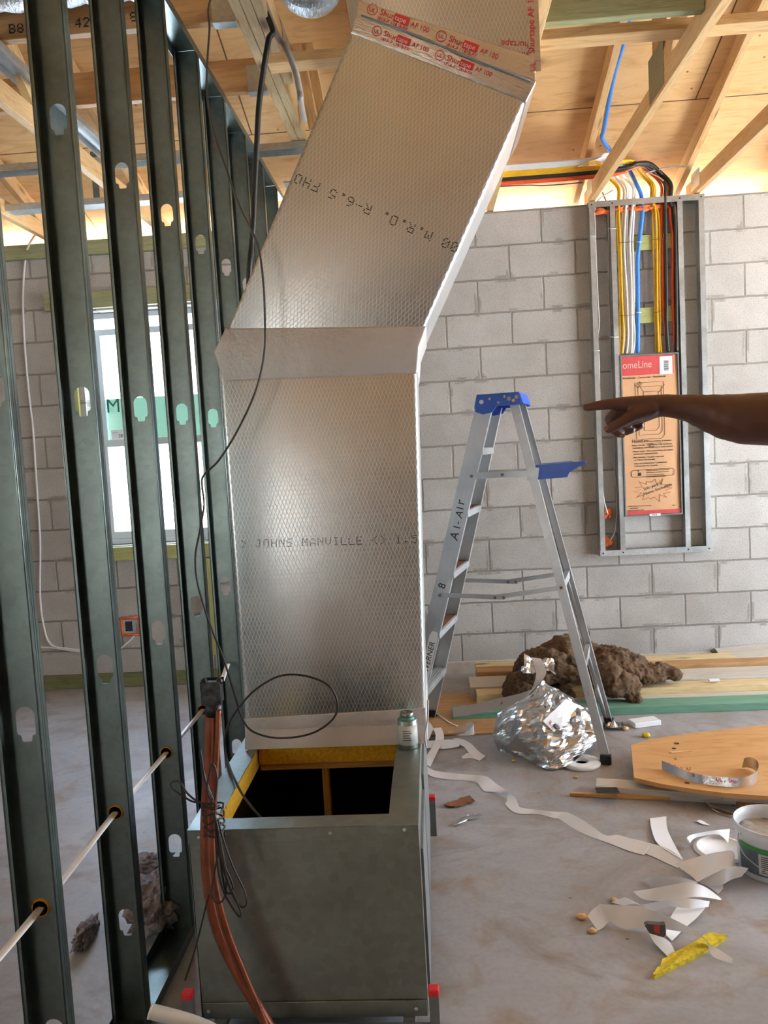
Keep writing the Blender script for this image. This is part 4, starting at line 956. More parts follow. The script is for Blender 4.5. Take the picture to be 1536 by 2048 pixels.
P = [aty(1205,385,5.1), aty(*z1(338,500),CY)]+[aty(*z1(x,y),CY) for x, y in ((346,600),(350,800),(350,1000),(346,1300),(358,1450),(364,1700),(370,1890))]+[aty(*z2(x,y),CY) for x, y in ((325,300),(338,600),(345,900),(360,1200),(365,1350),(348,1480),(315,1545))]+[aty(1216,1083,WY-.02)]
o = tube_obj('thin_grey_cable', P, .0045, M['greycable'], None, 6, 6); tag(o, 'thin grey cable down the inner left post of the panel frame', 'cable', 'thin cables in the left bay')
# loose runs along the wall head
for nm, mt, r, row, lab in (('orange_wire', M['orange'], .004, 366, 'thin orange wire along the top of the block wall right of the duct'), ('blue_wire', plain('dark_blue_wire','#3a3f86',.5), .0035, 373, 'thin dark blue wire lowest along the top of the block wall')):
    o = tube_obj(nm, [V((-.74,5.02,aty(1000,row,5.02).z)),aty(1000,row,5.02),aty(1090,row-2,5.02),aty(1165,row-8,5.02)], r, mt, None, 6); tag(o, lab, 'wire')
o = tube_obj('white_wire', [aty(1290,347,5.0),aty(1320,338,5.0),aty(1360,333,5.02),aty(1395,338,5.03),aty(1402,352,5.06),aty(1404,372,5.08)], .005, M['whitecable'], None, 6); tag(o, 'white wire arching between the roof trusses over the panel frame', 'wire')
o = tube_obj('orange_wire', [aty(1227,332,5.02),aty(1262,334,5.0),aty(1300,346,5.0),aty(1325,360,5.03),aty(1334,378,5.07),aty(1338,400,CY+.004)], .0045, plain('pale_orange_wire','#dc8a5c',.5), None, 6); tag(o, 'pale orange wire curving down into the top of the panel frame', 'wire')
# ties
for k, (a, b, yy, lab) in enumerate(((430,585,840,'upper tie round the white bundle'),(440,585,1500,'lower tie round the white bundle'),(745,850,808,'upper tie round the yellow group'),(760,850,1468,'lower tie round the yellow group'))):
    o = MB().tube([aty(*z1(a,yy),CY-.021), aty(*z1((a+b)/2,yy-5),CY-.022), aty(*z1(b,yy-12),CY-.021)], .0014, 5).done('cable_tie', M['brownwire']); tag(o, 'dark '+lab+' of cables', 'cable tie', 'dark cable ties')
for k, (a, b, yy, lab) in enumerate(((600,645,830,'upper white tie on the blue conduit'),(600,645,1468,'lower white tie on the blue conduit'),(175,232,778,'white tie on the outer left post, upper one'),(345,418,710,'white tie on the inner left post, upper one'),(200,270,1812,'white tie on the outer left post, lower one'),(365,440,1690,'white tie on the inner left post, lower one'))):
    o = MB().tube([aty(*z1(a,yy),FY-.006), aty(*z1((a+b)/2,yy),FY-.008), aty(*z1(b,yy),FY-.004)], .0022, 5).done('cable_tie', M['white']); tag(o, lab, 'cable tie', 'white cable ties')
# ------------------------------------------------------------------ aluminium step ladder, opened along its own axis
LE = V((.970,-.242,0)).normalized(); LW = V((.242,.970,0)).normalized()
LO = (atz(1207,1530,0)+atz(1222,1450,0))/2
def LL(a, b, z): return LO + LE*a + LW*b + V((0,0,z))
def on_b(px, py, b):           # ladder coordinates (a, z) of a pixel in the upright plane at width b
    d = ray(px, py); t = ((LO+LW*b-CAM).dot(LW))/d.dot(LW); p = CAM+d*t; return (p-LO).dot(LE), p.z
a_top, z_top = on_b(1008, 797, -.10)
ld = empty('step_ladder', LL(-.47,0,0), 'open aluminium step ladder with a blue top cap and blue side tray', 'ladder')
AL = M['alu']; HB, HT = .245, .15
aF0, aF1, aR0, aR1, ZT = -.945, a_top-.085, .0, a_top+.05, 1.655
def rail(name, a0, a1, b0, b1, web, fl, inner):
    p0, p1 = LL(a0,b0,.02), LL(a1,b1,ZT); d = (p1-p0).normalized()
    n_ = d.cross(LW).normalized()           # across the web
    m = MB(); th_ = .0025
    m.beam(p0, p1, web, th_, LW)
    for s_ in (-1, 1): m.beam(p0+n_*s_*web/2+LW*inner*fl/2, p1+n_*s_*web/2+LW*inner*fl/2, th_, fl, LW)
    for k in (-.25, 0, .25): m.beam(p0+n_*k*web-LW*inner*.0016, p1+n_*k*web-LW*inner*.0016, .003, .001, LW)
    return m.done(name, AL, ld), p0, p1, n_
fr1, f0, f1, fn = rail('front_rail', aF0, aF1, -HB, -HT, .076, .028, 1)
fr2, g0, g1, gn = rail('front_rail', aF0, aF1, HB, HT, .076, .028, -1)
rr1, r0, r1, rn = rail('rear_rail', aR0, aR1, -HB-.0, -HT+.01, .038, .022, 1)
rr2, q0, q1, qn = rail('rear_rail', aR0, aR1, HB, HT-.01, .038, .022, -1)
for p in (f0, g0, r0, q0):
    m = MB(); d = V((0,0,1)); m.beam(p+V((0,0,-.02)), p+V((0,0,.022)), .05 if p in (r0, q0) else .082, .034, LW); m.bevel(.003,1); m.done('foot', M['black'], ld)
for k in range(1, 6):
    z = .29*k; t_ = (z-.02)/(ZT-.02); a = f0.lerp(f1, t_); b = g0.lerp(g1, t_)
    ins = LW*.004
    m = MB(); m.beam(a+ins, b-ins, .078, .003, V((0,0,1)))
    n2 = LE
    for s_ in (-1, 1): m.beam(a+ins+LE*s_*.038-V((0,0,.014)), b-ins+LE*s_*.038-V((0,0,.014)), .003, .03, V((0,0,1)))
    for j in range(5): m.beam(a+ins+LE*(-.03+.015*j)+V((0,0,.002)), b-ins+LE*(-.03+.015*j)+V((0,0,.002)), .003, .002, V((0,0,1)))
    st_ = m.done('step', AL, ld)
    if k in (2, 3, 4): MB().beam(a+LW*.01+LE*.008+V((0,0,.0035)), b-LW*.01+LE*.008+V((0,0,.0035)), .045, .001, V((0,0,1))).done('dirt', M['rust'], st_)
for z in (.42, .80):       # rear cross bars with diagonal braces
    t_ = (z-.02)/(ZT-.02); a = r0.lerp(r1, t_); b = q0.lerp(q1, t_)
    MB().beam(a, b, .022, .04, V((0,0,1))).done('rear_bar', AL, ld)
    MB().beam(a+LW*.05+V((0,0,-.01)), r0.lerp(r1, t_-.09)+LW*.004, .012, .003, LE).done('brace', AL, ld)
    MB().beam(b-LW*.05+V((0,0,-.01)), q0.lerp(q1, t_-.09)-LW*.004, .012, .003, LE).done('brace', AL, ld)
t_ = .06; MB().beam(q0.lerp(q1,.02)-LW*.004, q0.lerp(q1,.13)-LW*.07, .03, .004, LE).done('brace', AL, ld)
t_ = .06; MB().beam(r0.lerp(r1,.10)+LW*.07, r0.lerp(r1,.19)+LW*.004, .03, .004, LE).done('brace', AL, ld)
# spreaders
for s_, A0, A1, B0, B1, off in ((-1, f0, f1, r0, r1, -.006), (1, g0, g1, q0, q1, .006)):
    tf, tr = (.765-.02)/(ZT-.02), (.80-.02)/(ZT-.02)
    p = A0.lerp(A1, tf)+LW*off; q = B0.lerp(B1, tr)+LW*off; mid = (p+q)/2-V((0,0,.028))
    m = MB(); m.beam(p-LE*.0, mid+LE*.03, .003, .022, V((0,0,1))); m.beam(mid-LE*.03+LW*off*.6, q+LW*off*.6, .003, .022, V((0,0,1)))
    so_ = m.done('spreader', AL, ld)
    for c in (p, mid+LE*.02, mid-LE*.02, q):
        e = c+LW*(-.0025 if s_ < 0 else -.0025)+LW*off*.6
        MB().tube([e-LW*.004, e+LW*.002], .007, 10).done('rivet', M['rust'] if c is q else M['steelgrey'], so_)
# top cap
ac = a_top-.018
m = MB()
prof = [(-.112,-.055),(-.098,.018),(.095,.018),(.108,-.035),(.02,-.035),(-.01,-.035),(-.03,-.062),(-.075,-.070)]
m.prism([LL(ac+x,-HT-.012,z_top+y) for x, y in prof], LW*.014)
m.prism([LL(ac+x,HT-.002,z_top+y) for x, y in prof], LW*.014)
m.prism([LL(ac+x,-HT-.010,z_top+y) for x, y in ((-.100,.016),(.096,.016),(.096,.023),(-.099,.023))], LW*(2*HT+.02))
m.prism([LL(ac+x,-HT-.002,z_top+y) for x, y in ((.094,.016),(.108,-.030),(.112,-.030),(.098,.018))], LW*(2*HT+.004))
m.prism([LL(ac+x,-HT-.002,z_top+y) for x, y in ((-.098,.016),(-.112,-.040),(-.116,-.040),(-.102,.018))], LW*(2*HT+.004))
cap_ = m.done('top_cap', M['ladderblue'], ld); cap_['label'] = 'paint-splashed blue plastic top cap'
MB().tube([LL(ac-.078,-HT-.018,z_top-.012), LL(ac-.078,-HT-.010,z_top-.012)], .010, 12).done('rivet', AL, cap_)
for i, (x, y, r) in enumerate(((.05,-.005,.010),(.07,-.015,.008),(.0,-.02,.007),(-.04,0,.006),(.085,.0,.009),(.03,.006,.006))):
    MB().tube([LL(ac+x,-HT-.0128,z_top+y), LL(ac+x,-HT-.0118,z_top+y)], r, 9).done('paint_splash', M['chip'] if i % 2 else M['mud'], cap_)
# bracket and tray
zt_ = 1.325
t_ = (zt_-.02)/(ZT-.02); A = f0.lerp(f1, t_); B = r0.lerp(r1, t_); A2 = g0.lerp(g1, t_); B2 = q0.lerp(q1, t_)
m = MB(); m.beam(A+LE*.02-LW*.006, B+LE*.03-LW*.010, .004, .028, V((0,0,1))); m.beam(A2+LE*.02-LW*.01, B2+LE*.03-LW*.01, .004, .024, V((0,0,1)))
m.beam(A+LE*.02, A+LE*.20+V((0,0,.01))+LW*.06, .004, .024, V((0,0,1)))
br_ = m.done('tray_bracket', AL, ld)
for e in (A+LE*.02-LW*.010, A.lerp(B,.55)-LW*.010): MB().tube([e-LW*.005, e], .008, 10).done('rivet', M['steelgrey'], br_)
MB().beam(B-LW*.008+V((0,0,-.035)), B+LE*.01-LW*.008+V((0,0,.028)), .05, .004, LW).done('bracket_plate', M['frame'], ld)
tb = B+LE*.025; ztr = V((0,0,1))
out_ = [(-.01,.0),(.30,.0),(.30,.04),(.22,.05),(.20,.24),(.18,.27),(-.01,.27)]
tr = MB(); base = [tb+LE*a*.72+LW*b+ztr*(.030+.03*a) for a, b in out_]; tr.prism(base, ztr*.006)
tr.prism([tb+LE*a*.72-LW*.004+ztr*(z+.03*a) for a, z in ((-.01,-.030),(.185,-.030),(.20,-.008),(.26,.014),(.30,.020),(.30,.036),(-.01,.036))], LW*.006)
tr.prism([tb+LE*a*.72+LW*.268+ztr*(z+.03*a) for a, z in ((-.01,-.020),(.17,-.020),(.18,.036),(-.01,.036))], LW*.006)
tr.done('tray', M['ladderblue'], ld)
# writing on the near front rail
d = (f1-f0).normalized(); nrm = fn if fn.dot(LE) < 0 else -fn
upv = -LE - d*(-LE).dot(d); upv.normalize()
def rp_(t, off=0): return f0.lerp(f1, t) - LW*.0036 + upv*off
lettering('handwriting', [('A', 0, 0, .058, {'shear': .2}), ('1', .052, 0, .05), ('-', .078, .004, .05), ('A', .108, .004, .05, {'shear': .25}), ('I', .150, .006, .05), ('r', .172, .008, .062)], M['ink'], ld, frame3(rp_(.615,-.022), d, upv))
lettering('handwriting', [('8', 0, 0, .05)], M['ink'], ld, frame3(rp_(.475,-.012), -LE+V((0,0,.2)), (0,0,1)) if False else frame3(rp_(.475,-.015), d, upv))
stp = [( .012,0),(0,.012),(0,.030),(.012,.042),(.23,.042),(.255,.034),(.255,.008),(.23,0)]
fS = frame3(rp_(.20,-.036)-LW*.0004, d, upv)
s_ = MB().prism([fS @ V((x,y,0)) for x, y in stp], fS.to_3x3() @ V((0,0,.0005))).done('maker_sticker', M['white'], fr1); s_['label'] = 'white sticker with black lettering'
lettering('sticker_print', [('WERNER', .05, .008, .038, {'shear': .15})], M['ink'], s_, fS @ Matrix.Translation((0,0,.0008)))
# ------------------------------------------------------------------ lumber along the foot of the wall
def blob(name, parts, mat, voxel=.012, disp=((.03,.10),(.012,.02)), parent=None, smooth=3):
    """soft heap: ellipsoids fused by a remesh, then roughened"""
    bm = bmesh.new()
    for c, r in parts:
        ret = bmesh.ops.create_icosphere(bm, subdivisions=3, radius=1)
        for v in ret['verts']: v.co = V(c)+V((v.co.x*r[0], v.co.y*r[1], v.co.z*r[2]))
    me = bpy.data.meshes.new(name); bm.to_mesh(me); bm.free()
    tmp = bpy.data.objects.new(name, me); COL.objects.link(tmp)
    md = tmp.modifiers.new('r', 'REMESH'); md.mode = 'VOXEL'; md.voxel_size = voxel
    ms = tmp.modifiers.new('s', 'SMOOTH'); ms.iterations = smooth; ms.factor = .5
    dg = bpy.context.evaluated_depsgraph_get(); m2 = bpy.data.meshes.new_from_object(tmp.evaluated_get(dg)); bpy.data.objects.remove(tmp)
    m2.name = name
    nrm = [v.normal.copy() for v in m2.vertices]
    for v, n_ in zip(m2.vertices, nrm):
        d = 0
        for amp, sc in disp: d += amp*noise.noise(v.co/sc+V((3.1,7.7,1.3)))
        v.co += n_*d
        if v.co.z < .002: v.co.z = .002
    for p in m2.polygons: p.use_smooth = True
    return link(name, m2, mat, parent)
def lum(row, x_l, x_r, z0, t, w, mat, label, xpx=1400, name='lumber_board', skew=0):
    """board along the wall: its near top edge is seen at pixel row `row` (at column xpx)"""
    q = atz(xpx, row, z0+t); a = atz(x_l, row+ (xpx-x_l)*.035, z0+t); y = q.y
    xl = aty(x_l, row+(xpx-x_l)*.035, y).x; xr = x_r
    o = board(name, (xl,y+w/2,z0+t/2), (xr,y+w/2+skew,z0+t/2), w, t, mat); tag(o, label, 'board', 'lumber along the wall'); return o, y
o_, y_t = lum(1409, 905, 3.0, 0.0, .042, .13, M['teal'], 'teal-green treated board lying nearest the room in the lumber pile')
ys_ = [4.285, 4.40, 4.47, 4.66, 4.78]
def lum2(y, w, z0, t, xl, xr, mat, label, sk=0):
    o = board('lumber_board', (xl,y+w/2,z0+t/2), (xr,y+w/2+sk,z0+t/2), w, t, mat); return tag(o, label, 'board', 'lumber along the wall')
lum2(4.29, .105, 0, .040, .32, 3.0, M['greywood'], 'grey weathered board directly behind the teal-green board')
lum2(4.40, .105, 0, .075, .20, 2.9, M['palepine'], 'pale pine board showing a bright edge in the middle of the lumber pile')
lum2(4.515, .21, 0, .082, .17, 3.0, M['greywood'], 'widest grey board of the pile, a white scrap lying on it')
lum2(4.735, .09, 0, .105, .22, 3.0, M['pine_dark'], 'brown pine board behind the wide grey one')
lum2(4.835, .10, 0, .110, .22, 1.78, M['palepine'], 'short pale pine board at the back of the pile, its cut end by the ladder')
a, b_ = aty(1431,1300,5.09), aty(1620,1283,5.09); c_, d_ = aty(1452,1332,4.80), aty(1620,1325,4.80)
o = MB().prism([a, b_, d_, c_], (0,.010,.010)).done('grey_panel', M['greywood']); tag(o, 'thin grey panel leaning against the block wall behind the lumber at the right edge', 'panel')
q0_, q1_ = aty(868,1344,5.095), aty(1290,1318,5.095)
struct(MB().box((-.15,5.075,0),(1.72,WY,.075)).done('trim_9', plain('pale_mortar_ledge','#bdb6ae',.9,0,.15,14,.4)))
o = MB().box((-.12,3.98,.001),(.30,4.66,.007)).done('plywood_scrap', M['pine_dark']); tag(o, 'thin brown sheet flat on the floor at the left foot of the ladder', 'sheet')
p = atz(1428,1362,.085); m = MB(); m.box((p.x-.03,p.y-.012,.0835),(p.x+.03,p.y+.012,.095)); m.bevel(.003,1); o = m.done('white_scrap', M['white']); tag(o, 'small white scrap lying on the wide grey board', 'scrap')
# brown insulation batt thrown over the lumber
B = lambda px, py, y: aty(px, py, y)
parts = [(B(1040,1375,4.42),(.11,.12,.09)),(B(1090,1330,4.56),(.17,.16,.12)),(B(1140,1312,4.62),(.17,.17,.11)),(B(1200,1322,4.60),(.17,.16,.09)),(B(1250,1340,4.55),(.15,.15,.07)),(B(1300,1346,4.50),(.14,.11,.05)),(B(1340,1347,4.47),(.06,.06,.028)),
 (B(1110,1350,4.36),(.20,.055,.055)),(B(1180,1352,4.33),(.16,.055,.05)),(B(1245,1375,4.32),(.10,.06,.07)),(B(1270,1400,4.27),(.05,.04,.06)),(B(1100,1390,4.45),(.18,.08,.05))]
bt_ = blob('insulation_batt', parts, M['batt'], .008, ((.045,.16),(.020,.05),(.010,.015)), None, 2)
tag(bt_, 'torn brown mineral wool batt draped over the lumber behind the ladder', 'insulation')
# crumpled foil facing beside the ladder
def fpt(px, py, z=0): return atz(px, py, z)
net = [[(998,1500,0),(1030,1512,0),(1065,1525,0),(1098,1539,0),(1140,1532,0)],
 [(988,1470,3.74),(1022,1472,3.66),(1068,1482,3.58),(1125,1494,3.57),(1178,1492,3.64)],
 [(990,1440,3.82),(1030,1425,3.70),(1080,1432,3.63),(1142,1440,3.68),(1205,1470,3.74)],
 [(1005,1418,3.92),(1040,1403,3.86),(1080,1393,3.78),(1122,1384,3.86),(1196,1430,3.88)],
 [(1045,1418,3.96),(1066,1392,3.93),(1082,1360,3.90),(1102,1378,3.96),(1165,1422,3.97)]]
net = [[atz(a,b,.004) if y == 0 else aty(a,b,y) for a, b, y in row] for row in net]
rows_ = [spline(r, 9) for r in net]
cols_ = [spline([r[i] for r in rows_], 9) for i in range(len(rows_[0]))]
def fo(u, v):
    p = cols_[round(u*(len(cols_)-1))][round(v*(len(cols_[0])-1))]; q = p*8
    e = min(1, 6*min(u+.05, 1.05-u, v+.08))
    r_ = abs(noise.noise(q*1.1+V((2,5,1))))*1.0+.55*abs(noise.noise(q*2.2+V((7,1,3))))+.14*abs(noise.noise(q*5.5))
    d = V((.022*noise.noise(q*1.7+V((9,0,0))), -.050*(.55-r_)*e, .030*(.4-r_)*e))
    p = p+d; p.z = max(p.z, .003); return p
fl_ = MB().grid(fo, len(cols_), len(cols_[0]), smooth=False).done('foil_scrap', M['crinkle']); tag(fl_, 'big crumpled sheet of silver foil insulation facing on the floor under the ladder', 'foil')
def strip(name, pts, w, mat, label=None, cat=None, parent=None, group=None, n=6, nrm=None):
    """ribbon through world points (P, side vector scale)"""
    P = spline([p for p, s in pts], n); Sd = spline([V(s) for p, s in pts], n)
    L = [p+s*w/2 for p, s in zip(P, Sd)]; R = [p-s*w/2 for p, s in zip(P, Sd)]
    o = MB().ribbon(L, R).done(name, mat, parent)
    md = o.modifiers.new('thickness', 'SOLIDIFY'); md.thickness = .0006; md.use_rim = False
    if label: tag(o, label, cat, group)
    return o
yq = 3.78
from mathutils.bvhtree import BVHTree
_bv = BVHTree.FromPolygons([v.co[:] for v in fl_.data.vertices], [p.vertices[:] for p in fl_.data.polygons])
def onfoil(px, py, lift=.006):
    d = ray(px, py).normalized(); h_ = _bv.ray_cast(CAM, d)
    return (h_[0] if h_[0] is not None else aty(px, py, 3.6)) - d*lift
L_ = [onfoil(x, y, .010) for x, y in ((1086,1442),(1098,1430),(1112,1417),(1126,1404),(1136,1394))]
R_ = [onfoil(x, y, .010) for x, y in ((1108,1464),(1121,1451),(1134,1438),(1147,1424),(1158,1412))]
e0 = MB().ribbon(L_, R_).done('printed_tape', M['paper'], fl_)
pa = (L_[0]*.45+R_[0]*.55); pb = (L_[-1]*.45+R_[-1]*.55); dx = (pb-pa).normalized(); upn = (L_[2]-R_[2]).normalized()
nr = dx.cross(upn).normalized(); nr = nr if nr.y < 0 else -nr
lettering('tape_print', [('AF 100 ONE', .004, .001, .026), ('Shurtape', .004, -.018, .018)], M['inkred'], e0, frame3(pa+nr*.006, dx, upn))
for (x, y) in ((1088,1412),(1106,1450)):
    q = [onfoil(x+a_, y+b_, .004) for a_, b_ in ((0,0),(10,-9),(18,0),(8,9))]; MB().prism(q, V((0,-.001,0))).done('printed_patch', M['black'], fl_)
q = [onfoil(x, y, .005) for x, y in ((1110,1446),(1126,1432),(1136,1442),(1120,1456))]
pw = MB().prism(q, V((0,-.001,0))).done('printed_patch', M['paper'], fl_)
lettering('printed_patch', [('10', .002, .003, .030)], plain('blue_ink','#2c3f8f',.5), fl_, frame3(q[3]-V((0,.004,0)), q[2]-q[3], q[0]-q[3]))
ts_ = strip('foil_tape_strip', [(aty(906,1424,3.98),(.0,.3,.9)),(aty(940,1420,3.98),(0,.2,1)),(aty(985,1410,3.97),(0,.2,1)),(aty(1040,1396,3.95),(.3,0,1)),(aty(1066,1380,3.97),(.7,0,.7)),(aty(1082,1350,4.02),(1,0,.1)),(aty(1078,1330,4.10),(1,0,.0)),(aty(1072,1316,4.16),(1,0,-.2))], .05, M['foiltape'], 'strip of printed foil tape trailing from the foil heap up over the brown batt', 'tape')
lettering('tape_print', [('AF 100 Shurtape', 0, -.012, .028)], M['inkred'], ts_, frame3(aty(1000,1406,3.962), (1,0,.18), (-.18,0,1)))
A2, B2_, C2, D2_ = aty(1042,1345,4.28), aty(1112,1352,4.26), aty(1105,1322,4.36), aty(1050,1316,4.36)
def fo2(u, v):
    p = A2.lerp(B2_, u).lerp(D2_.lerp(C2, u), v); q = p*14
    return p+V((.02*noise.noise(q), -.05*abs(noise.noise(q*1.3+V((1,1,1)))), .05*abs(noise.noise(q*1.6))))
o = MB().grid(fo2, 14, 12, smooth=False).done('foil_scrap', M['crinkle']); tag(o, 'small crumpled silver foil piece on top of the brown batt', 'foil')
p = fpt(1222,1458); 
def fo3(u, v): q = V((p.x-.03+.10*u, p.y-.03+.08*v, 0)); return q+V((0,0,.006+.05*abs(noise.noise(q*25))*math.sin(PI*u)*math.sin(PI*v)+.01))
o = MB().grid(fo3, 12, 10, smooth=False).done('foil_scrap', M['crinkle']); tag(o, 'tiny silver foil scrap beside the right rear foot of the ladder', 'foil')
sp = fpt(1163,1529); o = MB().lathe([(.030,.004),(.030,.017),(.034,.018),(.070,.018),(.083,.016),(.085,.010),(.085,.001),(.030,.001),(.030,.004)], (sp.x,sp.y,.0005), 40).done('plastic_lid', M['white']); tag(o, 'flat white ring-shaped lid lying under the foil heap by the ladder foot', 'lid')
# ------------------------------------------------------------------ white release paper
def rib(pts, label, w=.07, group='strips of white backing paper', mat=None, name='paper_strip', n=5):
    """pts: (px, py, z of centre, tilt degrees[, width factor]) on the floor; tilt turns the strip about its run"""
    P = [atz(q[0], q[1], q[2]) for q in pts]; out = []
    for i, p in enumerate(P):
        d = (P[min(i+1,len(P)-1)]-P[max(i-1,0)]); d.z = 0; d.normalize(); s_ = V((-d.y, d.x, 0)); a = math.radians(pts[i][3]); f = pts[i][4] if len(pts[i]) > 4 else 1
        hz = abs(math.sin(a))*w*f/2+.002
        pp = V((p.x,p.y,max(p.z,hz))); out.append((pp, (s_*math.cos(a)+V((0,0,math.sin(a))))*f))
    return strip(name, out, w, mat or M['paper'], label, 'paper strip', None, group, n)
z7 = lambda x, y: (820+x/3.2, 1420+y/3.2)
z6 = lambda x, y: (1100+x/3.523, 1560+y/3.523)
def edges(cv, pairs, label, mat=None, name='paper_strip', cat='paper strip', n=4):
    up_ = [atz(*cv(p[0],p[1]), max(.002, p[2] if len(p) > 2 else .002)) for p, q in pairs]; lo_ = [atz(*cv(q[0],q[1]), max(.002, q[2] if len(q) > 2 else .002)) for p, q in pairs]
    o = MB().ribbon(spline(up_, n), spline(lo_, n)).done(name, mat or M['paper'])
    md = o.modifiers.new('thickness', 'SOLIDIFY'); md.thickness = .0005; md.use_rim = False
    return tag(o, label, cat, 'strips of white backing paper')
c6 = lambda x, y: (x, y)
def k7(x, y, z=.002): return z7(x, y)+(z,)
def k6(x, y, z=.002): return z6(x, y)+(z,)
A7 = [((80,335,.01),(95,395)),((150,385,.01),(150,430)),((280,405,.02),(270,447)),((370,413,.02),(350,450)),((430,418,.02),(425,462)),((495,428,.02),(455,498)),((560,478,.015),(478,520)),((616,513,.02),(540,525,.006)),((640,535,.02),(612,545,.006)),((675,565,.015),(622,580)),((692,600,.012),(612,606)),((712,625,.012),(680,660)),((830,640,.015),(820,666)),((940,652,.015),(920,693)),((1005,655,.02),(955,697)),((1085,692,.025),(1045,757)),((1180,755,.02),(1130,800)),((1252,803,.012),(1205,828)),((1335,800,.02),(1290,858)),((1430,830,.02),(1400,902)),((1536,872,.02),(1500,928))]
B6 = [((560,410,.02),(500,470)),((760,460,.02),(690,525)),((860,500,.02),(820,585)),((940,565,.012),(900,620))]
edges(c6, [(k7(*p), k7(*q)) for p, q in A7]+[(k6(*p), k6(*q)) for p, q in B6], 'long twisted strip of white backing paper snaking from the duct to the bucket')
E7 = lambda pr, lab: edges(c6, [(k7(*p), k7(*q)) for p, q in pr], lab)
E6 = lambda pr, lab, **k: edges(c6, [(k6(*p), k6(*q)) for p, q in pr], lab, **k)
E7([((72,75,.04),(72,215,.004)),((125,80,.04),(80,240,.004)),((150,120,.03),(110,215,.01))], 'short broad white strip standing at the foot of the duct')
E7([((145,118,.03),(200,112,.03)),((162,150,.03),(217,160,.02)),((160,200,.02),(212,205,.012)),((130,255,.012),(185,250,.008)),((82,330,.006),(130,365,.003))], 'white strip curling down beside the galvanized box corner')
E7([((75,205,.012),(75,255,.002)),((150,195,.02),(150,240,.004)),((280,190,.02),(215,250,.003)),((325,215,.015),(310,235,.01))], 'white strip crossing right over the floor behind the can')
E7([((275,182,.03),(325,225,.012)),((330,185,.03),(345,235,.01)),((390,215,.02),(370,265,.006)),((440,265,.012),(400,305,.004)),((485,295,.004),(445,325,.002))], 'white strip bending to a torn point left of the foil heap')
E7([((220,145,.004),(220,160,.003)),((310,130,.02),(300,148,.004)),((370,82,.06),(370,130,.02)),((395,80,.062),(398,140,.012)),((404,100,.05),(402,160,.004)),((330,160,.008),(250,168,.003))], 'white strip with a curled loop beside the brown floor sheet')
E7([((330,302),(335,312)),((370,275,.02),(390,310)),((412,300),(415,312))], 'small folded scrap of white backing paper below the torn point')
E6([((705,270,.006),(820,255,.006)),((712,335,.008),(826,340,.008)),((745,430,.014),(870,440,.010)),((800,480,.022),(940,565,.016))], 'white strip pointing away from the bucket toward the plywood')
E6([((880,590,.02),(905,612,.02)),((940,570,.035),(1000,680,.012)),((1100,525,.05),(1050,715,.012)),((1200,505,.06),(1150,660,.05)),((1290,500,.055),(1240,625,.065)),((1300,560,.05),(1310,610,.055))], 'broad curled white strip in front of the white bucket lid')
E6([((1050,715,.016),(1065,730,.008)),((1140,660,.045),(1130,745,.01)),((1220,628,.065),(1200,745,.02)),((1310,608,.075),(1270,705,.03)),((1400,622,.07),(1350,680,.045))], 'grey-shaded white strip curling against the bucket')
E6([((1095,742,.004),(1110,748,.003)),((1210,735,.012),(1150,775,.003)),((1218,768,.006),(1186,802,.002))], 'small white corner of paper poking out below the bucket strip')
E6([((668,690,.01),(672,702,.005)),((720,677,.035),(720,740,.004)),((800,678,.04),(780,750,.004)),((890,680,.04),(860,740,.012)),((980,700,.03),(950,730,.02)),((1045,722,.02),(1010,732,.02))], 'folded white strip with an open loop left of the bucket')
E6([((590,785,.005),(600,800,.003)),((720,765,.03),(660,840,.004)),((850,740,.048),(780,855,.006)),((960,722,.058),(900,840,.02)),((1040,732,.052),(1020,825,.03)),((1120,770,.03),(1110,830,.02)),((1210,840,.004),(1200,846,.003))], 'grey-shaded white strip lying in front of the folded loop')
E6([((345,873,.045),(352,890,.04)),((440,880,.05),(415,985,.012)),((620,890,.05),(500,1042,.004)),((720,920,.055),(650,1045,.006)),((830,962,.06),(800,1050,.02)),((930,1010,.06),(930,1070,.035)),((1000,1050,.055),(985,1085,.04)),((1080,1110,.04),(1070,1112,.03)),((1130,1160,.02),(1100,1140,.015)),((1200,1200,.014),(1150,1245,.003)),((1290,1258,.012),(1285,1292,.003))], 'long white strip bending to a point beside the yellow scrap')
E6([((640,880,.02),(720,930,.005)),((800,850,.04),(830,895,.02)),((910,833,.05),(920,900,.03)),((1020,838,.05),(1000,905,.03)),((1125,855,.03),(1115,895,.02))], 'white strip lying crosswise behind the long pointed strip')
E6([((912,875,.022),(1095,902,.016)),((870,930,.018),(1030,975,.012)),((830,1010,.010),(960,1035,.008)),((815,1090,.006),(860,1135,.004))], 'white strip slanting down left from the crosswise strip')
E6([((695,1075,.015),(800,1110,.012)),((730,1140,.01),(850,1150,.008)),((775,1190,.006),(885,1225,.005)),((840,1255,.004),(892,1255,.003))], 'short white strip ending on the yellow scrap')
E6([((345,880,.04),(420,985,.012)),((300,915,.02),(380,1035,.006)),((265,960,.006),(335,1062,.003))], 'bluish white strip end with tan foam crumbs at its tip')
E6([((430,862,.004),(520,885,.003)),((520,828,.02),(590,872,.004)),((560,840,.012),(640,880,.004))], 'bluish paper scrap behind the long pointed strip')
for i, (px, py, r) in enumerate((z6(225,975)+(.014,),z6(298,1072)+(.011,),z6(455,857)+(.011,))):
    q = fpt(px, py); fuzzy('foam_crumb', (q.x,q.y,0), (r*1.2,r,r*.5), plain('tan_foam','#d3a873',.9,0,.2,60) if i == 0 else bpy.data.materials['tan_foam'], ['tan foam crumb at the left end of the bluish white strip','tan foam crumb in front of the bluish white strip','tan foam crumb behind the bluish white strip'][i], 'foam', 'tan foam crumbs', i+11, .3, 1, 3)
